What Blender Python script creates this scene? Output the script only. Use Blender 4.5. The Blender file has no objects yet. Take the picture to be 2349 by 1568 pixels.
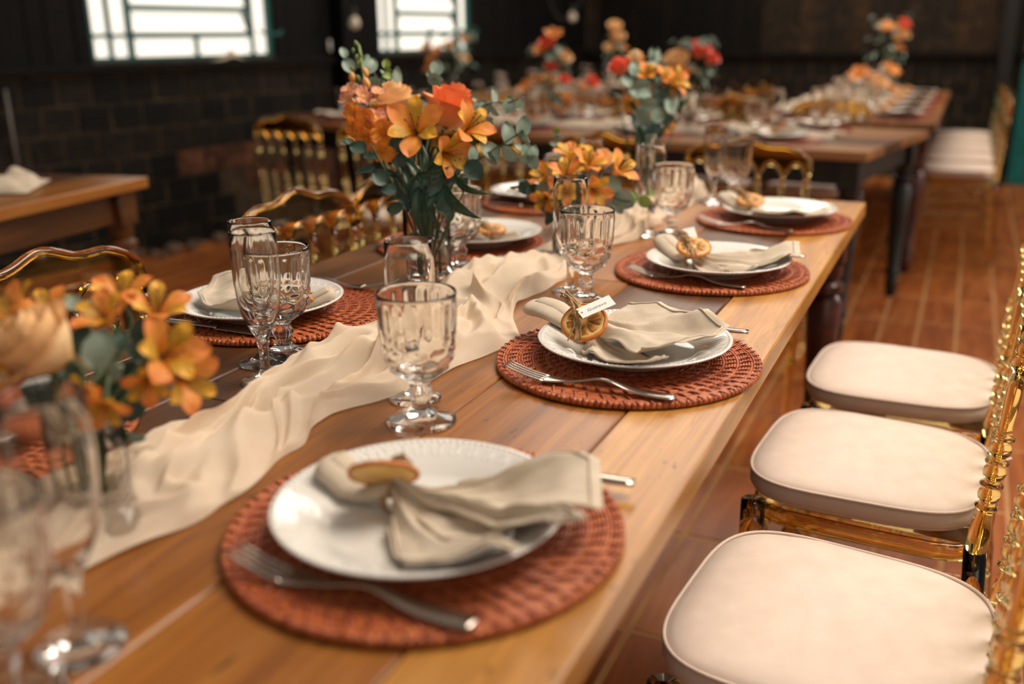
import bpy, math, random
from mathutils import Vector, Matrix, noise
random.seed(7)
SC = bpy.context.scene
COL = SC.collection
pi = math.pi
sin, cos = math.sin, math.cos
def V(*a): return Vector(a)

# ------------------------------------------------------------------ camera, world, lights, exposure
TT = 0.77                                    # table top height
CAM = V(0.2104, 0.0, TT + 0.4273)
FPX = 2192.68
pit, roll, yaw = math.radians(17.6625), math.radians(-0.79), math.radians(90 - 64.98)
fh = V(-sin(yaw), cos(yaw), 0); rt = V(cos(yaw), sin(yaw), 0)
FW = fh * cos(pit) + V(0, 0, -sin(pit)); up = rt.cross(FW)
RR = rt * cos(roll) + up * sin(roll); UU = rt * (-sin(roll)) + up * cos(roll)
cd = bpy.data.cameras.new('camera'); cam = bpy.data.objects.new('camera', cd); COL.objects.link(cam)
m3 = Matrix((RR, UU, -FW)).transposed()
cam.matrix_world = Matrix.Translation(CAM) @ m3.to_4x4()
cd.sensor_width = 36.0; cd.lens = FPX / 2349 * 36.0
cd.clip_start = 0.02; cd.clip_end = 60
cd.dof.use_dof = True; cd.dof.focus_distance = 1.36; cd.dof.aperture_fstop = 2.0
SC.camera = cam
def at(x, y, d):                             # a point seen at pixel (x, y), d metres deep
    return CAM + (FW * FPX + RR * (x - 1174.5) - UU * (y - 784.0)) * (d / FPX)

w = bpy.data.worlds.new('world'); SC.world = w; w.use_nodes = True
bg = w.node_tree.nodes['Background']; bg.inputs[0].default_value = (1.0, 0.88, 0.75, 1); bg.inputs[1].default_value = 0.27
def area(name, loc, tgt, sx, sy, power, col):
    l = bpy.data.lights.new(name, 'AREA'); l.shape = 'RECTANGLE'; l.size = sx; l.size_y = sy; l.energy = power; l.color = col
    o = bpy.data.objects.new(name, l); COL.objects.link(o); o.location = loc
    o.rotation_euler = (Vector(tgt) - Vector(loc)).to_track_quat('-Z', 'Y').to_euler(); return o
area('overhead_light', (0.9, 2.3, 3.5), (-0.4, 1.4, 0.7), 1.8, 2.2, 78, (1.0, 0.88, 0.75)).data.spread = math.radians(115)
area('hall_light', (-1.2, 6.6, 3.6), (-1.0, 6.2, 0.0), 3.0, 3.0, 170, (1.0, 0.88, 0.75))
area('doorway_daylight', (3.8, 5.6, 2.4), (0.9, 4.8, 0.0), 2.0, 2.2, 135, (1.0, 0.90, 0.80))  # unseen lamp added to brighten the aisle floor
area('window_daylight', (2.6, -2.3, 2.3), (-0.2, 1.4, 0.8), 2.4, 1.5, 22, (1.0, 0.94, 0.86))  # unseen lamp added for highlights on the glasses and plate rims
SC.view_settings.view_transform = 'Standard'; SC.view_settings.look = 'None'
SC.view_settings.gamma = 1.0; SC.view_settings.use_curve_mapping = False
SC.view_settings.exposure = -0.15
try:
    cy = SC.cycles; cy.max_bounces = 14; cy.transmission_bounces = 14; cy.transparent_max_bounces = 16; cy.glossy_bounces = 5; cy.diffuse_bounces = 4
    cy.sample_clamp_indirect = 6.0; cy.blur_glossy = 0.6
except Exception: pass

# ------------------------------------------------------------------ materials
def lin(h):
    h = h.lstrip('#'); o = []
    for i in (0, 2, 4):
        c = int(h[i:i + 2], 16) / 255.0
        o.append(c / 12.92 if c <= 0.04045 else ((c + 0.055) / 1.055) ** 2.4)
    return (o[0], o[1], o[2], 1.0)
class M:
    def __init__(s, name, color='#888888', rough=0.5, **kw):
        s.m = bpy.data.materials.new(name); s.m.use_nodes = True; s.t = s.m.node_tree
        s.p = s.t.nodes['Principled BSDF']; s.out = s.t.nodes['Material Output']
        s.p.inputs['Base Color'].default_value = lin(color); s.p.inputs['Roughness'].default_value = rough
        for k, v in kw.items(): s.p.inputs[k.replace('_', ' ')].default_value = v
    def n(s, typ, ins=None, **at_):
        nd = s.t.nodes.new('ShaderNode' + typ)
        for k, v in at_.items(): setattr(nd, k, v)
        for k, v in (ins or {}).items():
            if isinstance(v, bpy.types.NodeSocket): s.t.links.new(v, nd.inputs[k])
            else: nd.inputs[k].default_value = v
        return nd
    def link(s, a, b): s.t.links.new(a, b)
    def coord(s, kind, scale=(1, 1, 1), rnd=0.0):
        v = s.n('TexCoord').outputs[kind]
        if rnd:
            r = s.n('Math', {0: s.n('ObjectInfo').outputs['Random'], 1: rnd}, operation='MULTIPLY').outputs[0]
            v = s.n('VectorMath', {0: v, 1: r}, operation='ADD').outputs[0]
        return s.n('Mapping', {'Vector': v, 'Scale': scale}).outputs[0]
    def noise(s, vec, scale, detail=4, rough=0.55, dist=0.0):
        return s.n('TexNoise', {'Vector': vec, 'Scale': scale, 'Detail': detail, 'Roughness': rough, 'Distortion': dist}).outputs['Fac']
    def ramp(s, fac, stops, interp='LINEAR'):
        r = s.n('ValToRGB', {0: fac}); e = r.color_ramp; e.interpolation = interp
        while len(e.elements) < len(stops): e.elements.new(0.5)
        for el, (p, c) in zip(e.elements, stops):
            el.position = p; el.color = lin(c) if isinstance(c, str) else (c, c, c, 1)
        return r.outputs[0]
    def mix(s, f, a, b, blend='MIX'):
        nd = s.n('Mix', data_type='RGBA', blend_type=blend)
        for k, v in ((0, f), (6, a), (7, b)):
            if isinstance(v, bpy.types.NodeSocket): s.t.links.new(v, nd.inputs[k])
            else: nd.inputs[k].default_value = lin(v) if isinstance(v, str) else v
        return nd.outputs[2]
    def color(s, c): s.link(c, s.p.inputs['Base Color']); return s
    def bump(s, h, strength=0.2, dist=0.002):
        b = s.n('Bump', {'Height': h, 'Strength': strength, 'Distance': dist}); s.link(b.outputs[0], s.p.inputs['Normal']); return s
    def translucent(s, col, f):
        tr = s.n('BsdfTranslucent', {'Color': col if isinstance(col, bpy.types.NodeSocket) else lin(col)})
        mx = s.n('MixShader', {0: f, 1: s.p.outputs[0], 2: tr.outputs[0]}); s.link(mx.outputs[0], s.out.inputs[0]); return s

def wood(name, c1, c2, c3, rough=0.36, sc=1.0, spots=True, coat=0.06):
    m = M(name, c2, rough); m.p.inputs['Coat Weight'].default_value = coat; m.p.inputs['Coat Roughness'].default_value = 0.3
    v = m.coord('Object', (1, 1, 1), 37.0)
    a = m.noise(m.n('Mapping', {'Vector': v, 'Scale': (11 * sc, 1.1 * sc, 11 * sc)}).outputs[0], 1.0, 6, 0.6, 1.4)
    b = m.noise(m.n('Mapping', {'Vector': v, 'Scale': (160 * sc, 4 * sc, 160 * sc)}).outputs[0], 1.0, 3, 0.6, 0.3)
    col = m.ramp(a, [(0.28, c1), (0.52, c2), (0.76, c3)])
    col = m.mix(m.ramp(b, [(0.35, 0.0), (0.75, 0.6)]), col, c1)
    ck = m.noise(m.n('Mapping', {'Vector': v, 'Scale': (26 * sc, 0.7 * sc, 26 * sc)}).outputs[0], 1.0, 2, 0.5, 0.5)
    col = m.mix(m.ramp(ck, [(0.485, 0.0), (0.5, 0.38), (0.515, 0.0)]), col, c1)
    if spots:
        k = m.noise(m.n('Mapping', {'Vector': v, 'Scale': (42, 13, 42)}).outputs[0], 1.0, 2, 0.5, 0.8)
        col = m.mix(m.ramp(k, [(0.725, 0.0), (0.76, 0.85)]), col, '#2a1a10')
        k2 = m.noise(m.n('Mapping', {'Vector': v, 'Scale': (150, 60, 150)}).outputs[0], 1.0, 1, 0.5, 0.6)
        col = m.mix(m.ramp(k2, [(0.74, 0.0), (0.77, 0.7)]), col, '#2a1a10')
    m.color(col); m.bump(b, 0.12, 0.001)
    return m.m
W_LIGHT = wood('honey_wood', '#7c4c19', '#b57d36', '#d29f52')
W_MID = wood('amber_wood', '#653710', '#955b20', '#b47c36')
W_DARK = wood('brown_wood', '#361e0c', '#5a3516', '#7d5128')
W_RED = wood('reddish_wood', '#2c110b', '#4a1e13', '#64301d', 0.3, 1.0, False)
W_BLACK = wood('near_black_wood', '#0b0907', '#17120e', '#241b14', 0.5, 1.0, False, 0.0)
W_FAR = wood('tan_table_wood', '#6a4326', '#96653a', '#b5834f')

def plain(name, c, rough=0.5, var=None, sc=20.0, **kw):
    m = M(name, c, rough, **kw)
    if var: m.color(m.ramp(m.noise(m.coord('Object', (1, 1, 1), 9.0), sc, 4), [(0.3, var), (0.7, c)]))
    return m.m
PORCELAIN = plain('white_porcelain', '#d9d5ce', 0.12, IOR=1.5, Coat_Weight=0.4, Coat_Roughness=0.05)
STEEL = plain('brushed_steel', '#bcb3a8', 0.20, Metallic=1.0)
DARK_STEEL = plain('dark_steel', '#8a8a8c', 0.22, Metallic=1.0)
def glass(name, col, rough=0.0, ior=1.48):
    m = M(name, col, rough, Transmission_Weight=1.0, IOR=ior); return m.m
GLASS = glass('clear_glass', '#fdfcfa', 0.0, 1.38)
PRESSED = glass('pressed_pattern_glass', '#fdfcf9', 0.10, 1.40)
WATER = glass('vase_water', '#eef0e6', 0.0, 1.33)
AMBER = glass('amber_acrylic', '#f7dd90', 0.02, 1.45)
_s = M('amber_sheet', '#f4d48a', 0.05)                                 # thin clear acrylic panel: tinted see-through with a surface gloss
_st = _s.n('BsdfTransparent', {'Color': lin('#ead2a0')}); _sg = _s.n('BsdfGlossy', {'Color': lin('#fff0d8'), 'Roughness': 0.06})
_sm = _s.n('MixShader', {0: _s.n('Fresnel', {'IOR': 1.4}).outputs[0], 1: _st.outputs[0], 2: _sg.outputs[0]}); _s.link(_sm.outputs[0], _s.out.inputs[0]); SHEET = _s.m
def reed(name, a, b, c):
    m = M(name, b, 0.42)
    v = m.coord('Object', (1, 1, 1), 11.0)
    m.color(m.ramp(m.noise(v, 95, 5, 0.7), [(0.25, a), (0.5, b), (0.78, c)])); m.bump(m.noise(v, 400, 2), 0.3, 0.001); return m.m
REED = reed('orange_brown_reed', '#6c2a10', '#ac562a', '#cd8044')
REED_DARK = reed('red_brown_cane', '#64220f', '#9a431f', '#b95f32')
REED_FAR = reed('deep_red_cane', '#541a0e', '#8a3720', '#a04a2c')
def cloth(name, a, b, sc=900, rough=0.9, bump=0.5):
    m = M(name, b, rough); v = m.coord('Object')
    n1 = m.noise(v, 28, 4); m.color(m.ramp(n1, [(0.3, a), (0.7, b)]))
    wv = m.n('TexWave', {'Vector': v, 'Scale': sc / 6.0, 'Distortion': 1.5}); m.bump(wv.outputs['Fac'], bump * 0.3, 0.0006)
    m.p.inputs['Sheen Weight'].default_value = 0.15
    return m
BASEREED = plain('dark_reed_backing', '#3c160b', 0.6)
LINEN = cloth('beige_linen', '#b2a28d', '#c9b9a4').m
CUSHION = cloth('cream_satin', '#d6c0b0', '#dfcaba', 700, 0.55, 0.2).m
PIPING = cloth('cream_piping', '#ccb6a6', '#d5c0b0', 700, 0.6).m
_g = cloth('cream_gauze', '#e9d4ba', '#f2e0c8', 1400, 0.85, 0.4)
_tr = _g.n('BsdfTranslucent', {'Color': lin('#f0dcbc')}); _tp = _g.n('BsdfTransparent')
_m1 = _g.n('MixShader', {0: 0.35, 1: _g.p.outputs[0], 2: _tr.outputs[0]}); _m2 = _g.n('MixShader', {0: 0.10, 1: _m1.outputs[0], 2: _tp.outputs[0]})
_g.link(_m2.outputs[0], _g.out.inputs[0]); GAUZE = _g.m
CARD = plain('white_card', '#efece6', 0.7)
INK = plain('grey_ink', '#7d7770', 0.8)
TWINE = plain('jute_twine', '#b89468', 0.9, '#8f6d44', 300)
PEEL = plain('dried_orange_peel', '#c8751f', 0.55, '#a85a14', 120)
PULP = plain('dried_orange_pulp', '#cf8c30', 0.45, '#74400f', 160)
PITH = plain('pale_orange_pith', '#e8c07a', 0.6, '#d8a458', 60)
def petal(name, base, mid, tip, streak=None, tf=0.25):
    m = M(name, mid, 0.55); uv = m.n('SeparateXYZ', {0: m.n('TexCoord').outputs['UV']})
    u, v = uv.outputs[0], uv.outputs[1]
    col = m.ramp(u, [(0.0, base), (0.5, mid), (1.0, tip)])
    col = m.mix(m.ramp(m.noise(m.coord('Object', (1, 1, 1), 5.0), 45, 4), [(0.35, 0.0), (0.8, 0.35)]), col, tip)
    if streak:
        wv = m.n('TexWave', {'Vector': m.n('CombineXYZ', {0: v, 1: m.n('Math', {0: u, 1: 0.15}, operation='MULTIPLY').outputs[0]}).outputs[0], 'Scale': 3.6, 'Distortion': 1.2, 'Detail': 2.0, 'Detail Scale': 3.0})
        s1 = m.ramp(wv.outputs['Fac'], [(0.58, 0.0), (0.74, 1.0)])
        s2 = m.ramp(u, [(0.12, 0.0), (0.3, 1.0), (0.7, 1.0), (0.86, 0.0)])
        f = m.n('Math', {0: s1, 1: s2}, operation='MULTIPLY').outputs[0]
        col = m.mix(f, col, streak)
    m.color(col); m.translucent(col, tf); return m.m
P_ALS = petal('orange_lily_petal', '#d8741c', '#f0a244', '#e6833a')
P_ALS_IN = petal('yellow_streaked_petal', '#d98a1e', '#f0be34', '#ecac34', '#5a2410')
P_ROSE = petal('orange_rose_petal', '#f6c078', '#fba062', '#f8905a', None, 0.12)
P_PEACH = petal('peach_rose_petal', '#f0c078', '#f8dcae', '#f4c890')
P_SNAP = petal('orange_snapdragon_petal', '#e08a1e', '#f0a034', '#e27a2c')
P_PINK = petal('pink_snapdragon_petal', '#e8b060', '#eeb08a', '#dc8a80')
P_CORAL = petal('coral_rose_petal', '#f39a6c', '#f47c5e', '#ec6c52')
def leafm(name, a, b, c, rough=0.5, tf=0.12):
    m = M(name, b, rough); v = m.coord('Object', (1, 1, 1), 13.0)
    col = m.ramp(m.noise(v, 40, 4), [(0.25, a), (0.55, b), (0.8, c)]); m.color(col); m.translucent(col, tf); return m.m
L_EUC = leafm('grey_green_leaf', '#6a7d6e', '#8a9b8b', '#a2ae9c')
L_EUCD = leafm('dark_eucalyptus_leaf', '#2a3f38', '#3c5448', '#4c6456')  # darker copy of the leaf, shade on low leaves put into its colour
L_DARK = leafm('dark_green_leaf', '#152c1c', '#1f3f28', '#31542f', 0.35)
L_LIME = leafm('young_green_leaf', '#6b7f38', '#86994a', '#9aa95c')
STEM = plain('green_stem', '#4a5d33', 0.6, '#38492a', 80)
SPIRE = plain('pale_green_bud', '#7c8a4c', 0.6, '#5d6f3c', 90)
POLLEN = plain('brown_anther', '#6a4a26', 0.8)

def stone(name, a, b, c, rough=0.85, bump=0.6, sc=14):
    m = M(name, b, rough); v = m.coord('Object', (1, 1, 1), 23.0); n1 = m.noise(v, sc, 6, 0.65)
    m.color(m.ramp(n1, [(0.3, a), (0.55, b), (0.8, c)])); m.bump(m.noise(v, 70, 5), bump, 0.004); return m.m
BRICK = [stone('black_painted_brick', '#060606', '#0c0b09', '#15120e', 0.7), stone('sooty_brick', '#100e0b', '#1d1812', '#32261b', 0.75), stone('chipped_clay_brick', '#1e150f', '#5a3826', '#9a6a4e', 0.85)]
for q in BRICK: q.node_tree.nodes['Principled BSDF'].inputs['Specular IOR Level'].default_value = 0.2
MORTAR = stone('dusty_mortar', '#221a11', '#42331f', '#5e4a33', 0.95, 0.8, 9)
RUBBLE = stone('broken_plaster', '#3a2c20', '#6e5a48', '#94806a', 0.95)
BOARD = [wood('black_board', '#040404', '#0a0908', '#14110d', 0.7, 0.7, False, 0.0), wood('dark_brown_board', '#080605', '#100c09', '#1f1710', 0.7, 0.7, False, 0.0)]
BOARD += [wood('weathered_board', '#15110d', '#2a221a', '#4a3a2a', 0.7, 0.7, False, 0.0), wood('worn_brown_board', '#1c140d', '#3a2a1c', '#5c4430', 0.7, 0.7, False, 0.0)]  # lighter board copies: the back wall's light is put into their colour
for q in BOARD: q.node_tree.nodes['Principled BSDF'].inputs['Specular IOR Level'].default_value = 0.15
TEAL = plain('teal_paint', '#0a625e', 0.4, '#074f4c', 12)
BLACKPAINT = plain('black_paint', '#0b0b0a', 0.5)
_t = M('wood_print_floor_tile', '#96501f', 0.42, Specular_IOR_Level=0.3); _v = _t.coord('Object', (1, 1, 1), 41.0)
_n = _t.noise(_t.n('Mapping', {'Vector': _v, 'Scale': (14, 2.0, 14)}).outputs[0], 1.0, 6, 0.6, 1.0)
_t.color(_t.ramp(_n, [(0.25, '#66300f'), (0.5, '#8f4a1c'), (0.8, '#b06c30')])); TILE = _t.m
GROUT = plain('tan_grout', '#b07c46', 0.7, '#986636', 6)
PANE = M('sunlit_frosted_pane', '#f4efe6', 0.4)
PANE.p.inputs['Emission Color'].default_value = lin('#fff6e8'); PANE.p.inputs['Emission Strength'].default_value = 1.0; PANE = PANE.m
BULB = M('frosted_bulb', '#f2e2cc', 0.3, Transmission_Weight=0.3).m
CORD = plain('black_cord', '#15120f', 0.6)
GREYMETAL = plain('grey_conduit', '#6c6a64', 0.5)

# ------------------------------------------------------------------ mesh tools
class MB:
    def __init__(s): s.v = []; s.f = []; s.uv = {}
    def add(s, vs, fs):
        o = len(s.v); s.v += [tuple(p) for p in vs]; s.f += [tuple(i + o for i in f) for f in fs]; return o
    def box(s, c, d, b=0.0):
        x, y, z = [q / 2 for q in d]; cx, cy_, cz = c
        if not b:
            vs = [(cx + i * x, cy_ + j * y, cz + k * z) for i in (-1, 1) for j in (-1, 1) for k in (-1, 1)]
            s.add(vs, [(0, 1, 3, 2), (4, 6, 7, 5), (0, 4, 5, 1), (2, 3, 7, 6), (0, 2, 6, 4), (1, 5, 7, 3)]); return s
        rings = [(x - b, y - b, -z), (x, y, -z + b), (x, y, z - b), (x - b, y - b, z)]; vs = []
        for rx, ry, rz in rings:
            q = b if rx == x else 0
            for px, py in ((-rx, -ry + q), (-rx + q, -ry), (rx - q, -ry), (rx, -ry + q), (rx, ry - q), (rx - q, ry), (-rx + q, ry), (-rx, ry - q)):
                vs.append((cx + px, cy_ + py, cz + rz))
        fs = [tuple(range(7, -1, -1)), tuple(range(24, 32))]
        for r in range(3):
            for i in range(8): fs.append((r * 8 + i, r * 8 + (i + 1) % 8, r * 8 + 8 + (i + 1) % 8, r * 8 + 8 + i))
        s.add(vs, fs); return s
    def lathe(s, prof, segs=24, mod=None, Mx=None):
        vs = []; fs = []; n = len(prof)
        for i, (r, z) in enumerate(prof):
            for j in range(segs):
                a = 2 * pi * j / segs; q = mod(r, z, a, i) if mod else r
                p = V(q * cos(a), q * sin(a), z); vs.append(Mx @ p if Mx else p)
        for i in range(n - 1):
            for j in range(segs): fs.append((i * segs + j, i * segs + (j + 1) % segs, (i + 1) * segs + (j + 1) % segs, (i + 1) * segs + j))
        if prof[0][0] > 1e-6: fs.append(tuple(range(segs - 1, -1, -1)))
        if prof[-1][0] > 1e-6: fs.append(tuple((n - 1) * segs + j for j in range(segs)))
        s.add(vs, fs); return s
    def turned(s, A, B, prof, segs=14):              # prof: (t along A->B, radius)
        A, B = Vector(A), Vector(B); d = B - A; L = d.length
        Mx = Matrix.Translation(A) @ d.to_track_quat('Z', 'Y').to_matrix().to_4x4()
        return s.lathe([(r, t * L) for t, r in prof], segs, None, Mx)
    def tube(s, pts, rad, sides=8, flat=None, closed=False):
        pts = [Vector(p) for p in pts]; n = len(pts); vs = []; fs = []; prev = None
        for i, p in enumerate(pts):
            if closed: t = pts[(i + 1) % n] - pts[i - 1]
            else: t = pts[min(i + 1, n - 1)] - pts[max(i - 1, 0)]
            t.normalize()
            if prev is None: a = t.orthogonal().normalized() if flat is None else (Vector(flat) - t * Vector(flat).dot(t)).normalized()
            else: a = (prev - t * prev.dot(t)).normalized()
            prev = a; b = t.cross(a); r = rad[i] if isinstance(rad, list) else rad
            ra, rb = r if isinstance(r, tuple) else (r, r)
            for j in range(sides):
                g = 2 * pi * j / sides; vs.append(p + a * (cos(g) * ra) + b * (sin(g) * rb))
        for i in range(n if closed else n - 1):
            k = (i + 1) % n
            for j in range(sides): fs.append((i * sides + j, i * sides + (j + 1) % sides, k * sides + (j + 1) % sides, k * sides + j))
        if not closed: fs += [tuple(range(sides - 1, -1, -1)), tuple((n - 1) * sides + j for j in range(sides))]
        s.add(vs, fs); return s
    def grid(s, nu, nv, fn, closev=False):           # fn(u, v) -> point; uv kept
        o = len(s.v); vs = []; fs = []; vv = nv if closev else nv + 1
        for i in range(nu + 1):
            for j in range(vv): vs.append(fn(i / nu, j / nv)); s.uv[o + i * vv + j] = (i / nu, j / nv)
        for i in range(nu):
            for j in range(nv): fs.append((i * vv + j, (i + 1) * vv + j, (i + 1) * vv + (j + 1) % vv, i * vv + (j + 1) % vv))
        s.add(vs, fs); return s
    def mesh(s, name, mat, smooth=True):
        me = bpy.data.meshes.new(name); me.from_pydata(s.v, [], s.f)
        if s.uv:
            ul = me.uv_layers.new(name='UVMap')
            for l in me.loops: ul.data[l.index].uv = s.uv.get(l.vertex_index, (0, 0))
        me.materials.append(mat)
        if smooth: me.polygons.foreach_set('use_smooth', [True] * len(me.polygons))
        me.update(); return me

def tag(o, label=None, cat=None, group=None, kind=None):
    if label: o['label'] = label
    if cat: o['category'] = cat
    if group: o['group'] = group
    if kind: o['kind'] = kind
    return o
def obj(name, me, parent=None, mtx=None, loc=None, rz=0.0, auto=None):
    o = bpy.data.objects.new(name, me); COL.objects.link(o)
    if parent: o.parent = parent
    if mtx is not None: o.matrix_basis = mtx
    elif loc is not None: o.matrix_basis = Matrix.Translation(Vector(loc)) @ Matrix.Rotation(rz, 4, 'Z')
    if auto:
        md = o.modifiers.new('smooth', 'EDGE_SPLIT'); md.split_angle = math.radians(auto)
    return o
def root(name, label, cat, loc, rz=0.0, group=None):
    return tag(obj(name, None, None, None, loc, rz), label, cat, group)
def struct(name, me, parent=None, mtx=None):
    o = obj(name, me, parent, mtx)
    if not parent: o['kind'] = 'structure'
    return o
KIDS = {}
def kids(o):
    if o.name not in KIDS: KIDS[o.name] = [c for c in bpy.data.objects if c.parent is o]
    return KIDS[o.name]
def clone(r, loc, rz, label, group=None, skip=()):
    c = r.copy(); COL.objects.link(c); c.matrix_basis = Matrix.Translation(Vector(loc)) @ Matrix.Rotation(rz, 4, 'Z')
    c['label'] = label
    if group: c['group'] = group
    for ch in kids(r):
        if ch.name.split('.')[0] in skip: continue
        d = ch.copy(); COL.objects.link(d); d.parent = c
        for g in kids(ch):
            e = g.copy(); COL.objects.link(e); e.parent = d
    return c
def rot_to(d, spin=0.0):
    return Vector(d).to_track_quat('Z', 'Y').to_matrix().to_4x4() @ Matrix.Rotation(spin, 4, 'Z')
def smoothpath(pts, n):
    pts = [Vector(p) for p in pts]; out = []; k = len(pts)
    for i in range(n + 1):
        t = i / n * (k - 1); a = min(int(t), k - 2); f = t - a
        p0, p1, p2, p3 = pts[max(a - 1, 0)], pts[a], pts[a + 1], pts[min(a + 2, k - 1)]
        out.append(0.5 * ((2 * p1) + (p2 - p0) * f + (2 * p0 - 5 * p1 + 4 * p2 - p3) * f * f + (3 * p1 - p0 - 3 * p2 + p3) * f ** 3))
    return out
def nz(x, y=0.0, z=0.0): return noise.noise(Vector((x, y, z)))

# ------------------------------------------------------------------ the room
TS = 0.442
floor_me = MB().box((-1.3, 4.6, -0.0215), (10.0, 13.0, 0.04)).mesh('floor', GROUT, False)
FLOOR = struct('floor', floor_me)
tb = MB(); g = 0.007; h = TS / 2 - g; wd = (TS - 2 * g) / 3                 # a square tile of three printed planks
for k in range(3):
    x0 = -h + k * wd + (0.007 if k else 0); x1 = -h + (k + 1) * wd - (0.007 if k < 2 else 0)
    tb.box(((x0 + x1) / 2, 0, -0.0025), (x1 - x0, 2 * h, 0.005), 0.0012)
tile_me = tb.mesh('floor_tile', TILE, False)
for i in range(-9, 5):
    for j in range(-4, 18):
        cx_ = -0.16 + TS * (i + 0.5); cy_ = 1.68 + TS * (j + 0.5)
        if cx_ < -4.0 or cy_ > 9.7 or (cx_ < -2.4 and cy_ < 1.5): continue
        obj('tile', tile_me, FLOOR, None, (cx_, cy_, random.uniform(-0.0008, 0.0004)))

AL = math.radians(9)
DL = V(sin(AL), cos(AL), 0)
PL = V(-4.09, 4.38, 0); BP = V(0.648, 8.77, 0)
ML = Matrix.Translation(PL) @ Matrix(((sin(AL), -cos(AL), 0, 0), (cos(AL), sin(AL), 0, 0), (0, 0, 1, 0), (0, 0, 0, 1)))   # local x along the wall, y out of the room
MBK = Matrix.Translation(BP) @ Matrix.Rotation(-AL, 4, 'Z')                                                               # local x along the wall, y out of the room
S0, S1 = -3.2, 5.08                                                    # left wall runs from behind the view to the corner
B0, B1 = -3.99, 2.6
ZD, ZDB, ZT = 1.055, 1.01, 3.2
def wallbox(x0, x1, z0, z1, mb): mb.box(((x0 + x1) / 2, 0.075, (z0 + z1) / 2), (x1 - x0, 0.13, z1 - z0))
WIN = [(-0.40, 0.94), (1.96, 3.12)]; ZW0, ZW1 = 1.10, 2.1
wl = MB(); wallbox(S0, S1 + .3, 0, ZW0, wl); wallbox(S0, S1 + .3, ZW1, ZT, wl)
xs = S0
for a, b in WIN: wallbox(xs, a, ZW0, ZW1, wl); xs = b
wallbox(xs, S1 + .3, ZW0, ZW1, wl)
WALL_L = struct('wall_left', wl.mesh('wall_left', MORTAR, False), None, ML)
wb = MB(); wallbox(B0 - .3, B1, 0, ZT, wb)
WALL_B = struct('wall_back', wb.mesh('wall_back', MORTAR, False), None, MBK)
BW, BH = 0.205, 0.151
def brick_mesh(mat, seed):                                               # hollow clay block: grooved face, rounded arrises
    rn = random.Random(seed); mb = MB(); prof = []
    hh = BH / 2 - 0.0055; n = 5
    for k in range(n):
        z0 = -hh + 2 * hh * k / n; z1 = -hh + 2 * hh * (k + 1) / n
        prof += [(z0 + 0.003, 0.0), (z1 - 0.003, 0.0)]
        if k < n - 1: prof += [(z1, 0.005)]
    prof = [(-hh, 0.035), (-hh, 0.003)] + prof + [(hh, 0.003), (hh, 0.035)]
    hw = BW / 2 - 0.0095
    vs = []; fs = []
    for sx in (-1, 1):
        for z, y in prof: vs.append((sx * hw + rn.uniform(-0.002, 0.002), y + rn.uniform(-0.0012, 0.0012), z))
    k = len(prof)
    for i in range(k - 1): fs.append((i, k + i, k + i + 1, i + 1))
    fs += [tuple(range(k)), tuple(range(2 * k - 1, k - 1, -1))]
    mb.add(vs, fs); return mb.mesh('brick', mat, False)
bricks = [[brick_mesh(m, s) for s in range(3)] for m in BRICK]
def lay(wall, x0, x1, ztop, worn, brown_share=0.35):
    r = 0; z = ztop - BH / 2 - 0.03
    while z > 0.0:
        x = x0 + (BW / 2 if r % 2 else 0)
        while x < x1 - 0.05:
            wv = worn(x, z)
            if wv > 0.92 and random.random() < 0.4: x += BW; continue    # a block knocked out
            k = 2 if random.random() < wv else (1 if random.random() < brown_share else 0)
            o = obj('brick', random.choice(bricks[k]), wall)
            o.matrix_basis = Matrix.Translation(V(x, 0.004 + random.uniform(-0.004, 0.004) - (-0.012 if wv > 0.6 and random.random() < 0.4 else 0), z)) @ Matrix.Rotation(random.uniform(-0.012, 0.012), 4, 'Y')
            x += BW
        z -= BH; r += 1
lay(WALL_L, -2.38, S1, ZD, lambda x, z: max(0.0, min(1.0, 1.15 - ((x - 0.95) / 0.95) ** 2 - ((z - 0.32) / 0.42) ** 2)) if z < 0.75 else 0.0)
lay(WALL_B, B0 + 0.1, 0.42, ZDB, lambda x, z: 0.0, 0.9)  # mostly the lighter brown-black brick, light on this wall painted in
def boards(wall, x0, x1, z0, z1, gaps=(), mats=(0, 1)):
    x = x0
    while x < x1:
        bw = min(random.choice((0.11, 0.14, 0.16, 0.19)), x1 - x + 0.001)
        segs = [(z0, z1)]
        for a, b in gaps:
            if x + bw > a - 0.02 and x < b + 0.02: segs = [(ZW1 + 0.04, z1)]
        for s0, s1 in segs:
            mb = MB().box((0, 0, 0), (bw - 0.006, 0.024, s1 - s0), 0.002)
            o = obj('plank', mb.mesh('wall_board', BOARD[mats[1] if random.random() < 0.3 else mats[0]], False), wall)
            o.matrix_basis = Matrix.Translation(V(x + bw / 2, 0.012 + random.uniform(-0.006, 0.006), (s0 + s1) / 2)) @ Matrix.Rotation(random.uniform(-0.004, 0.004), 4, 'Y')
        x += bw
xs = -2.4
for a, b in WIN + [(S1 - 0.02, None)]:
    boards(WALL_L, xs, a, ZD + 0.03, 2.6)
    if b: boards(WALL_L, a, b, ZW1, 2.6)
    xs = b
boards(WALL_B, 0.93, B1, 0.0, 2.6, (), (1, 2)); boards(WALL_B, -0.08, 0.93, 2.08, 2.6, (), (1, 2))
boards(WALL_B, B0 + 0.02, -2.2, ZDB + 0.03, 2.6, (), (1, 2)); boards(WALL_B, -2.2, 0.42, ZDB + 0.03, 2.6, (), (2, 3))
struct('trim_1', MB().box(((S0 + S1) / 2, -0.012, ZD + 0.008), (S1 - S0, 0.07, 0.045), 0.006).mesh('trim', BOARD[1], False), None, ML)
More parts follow.
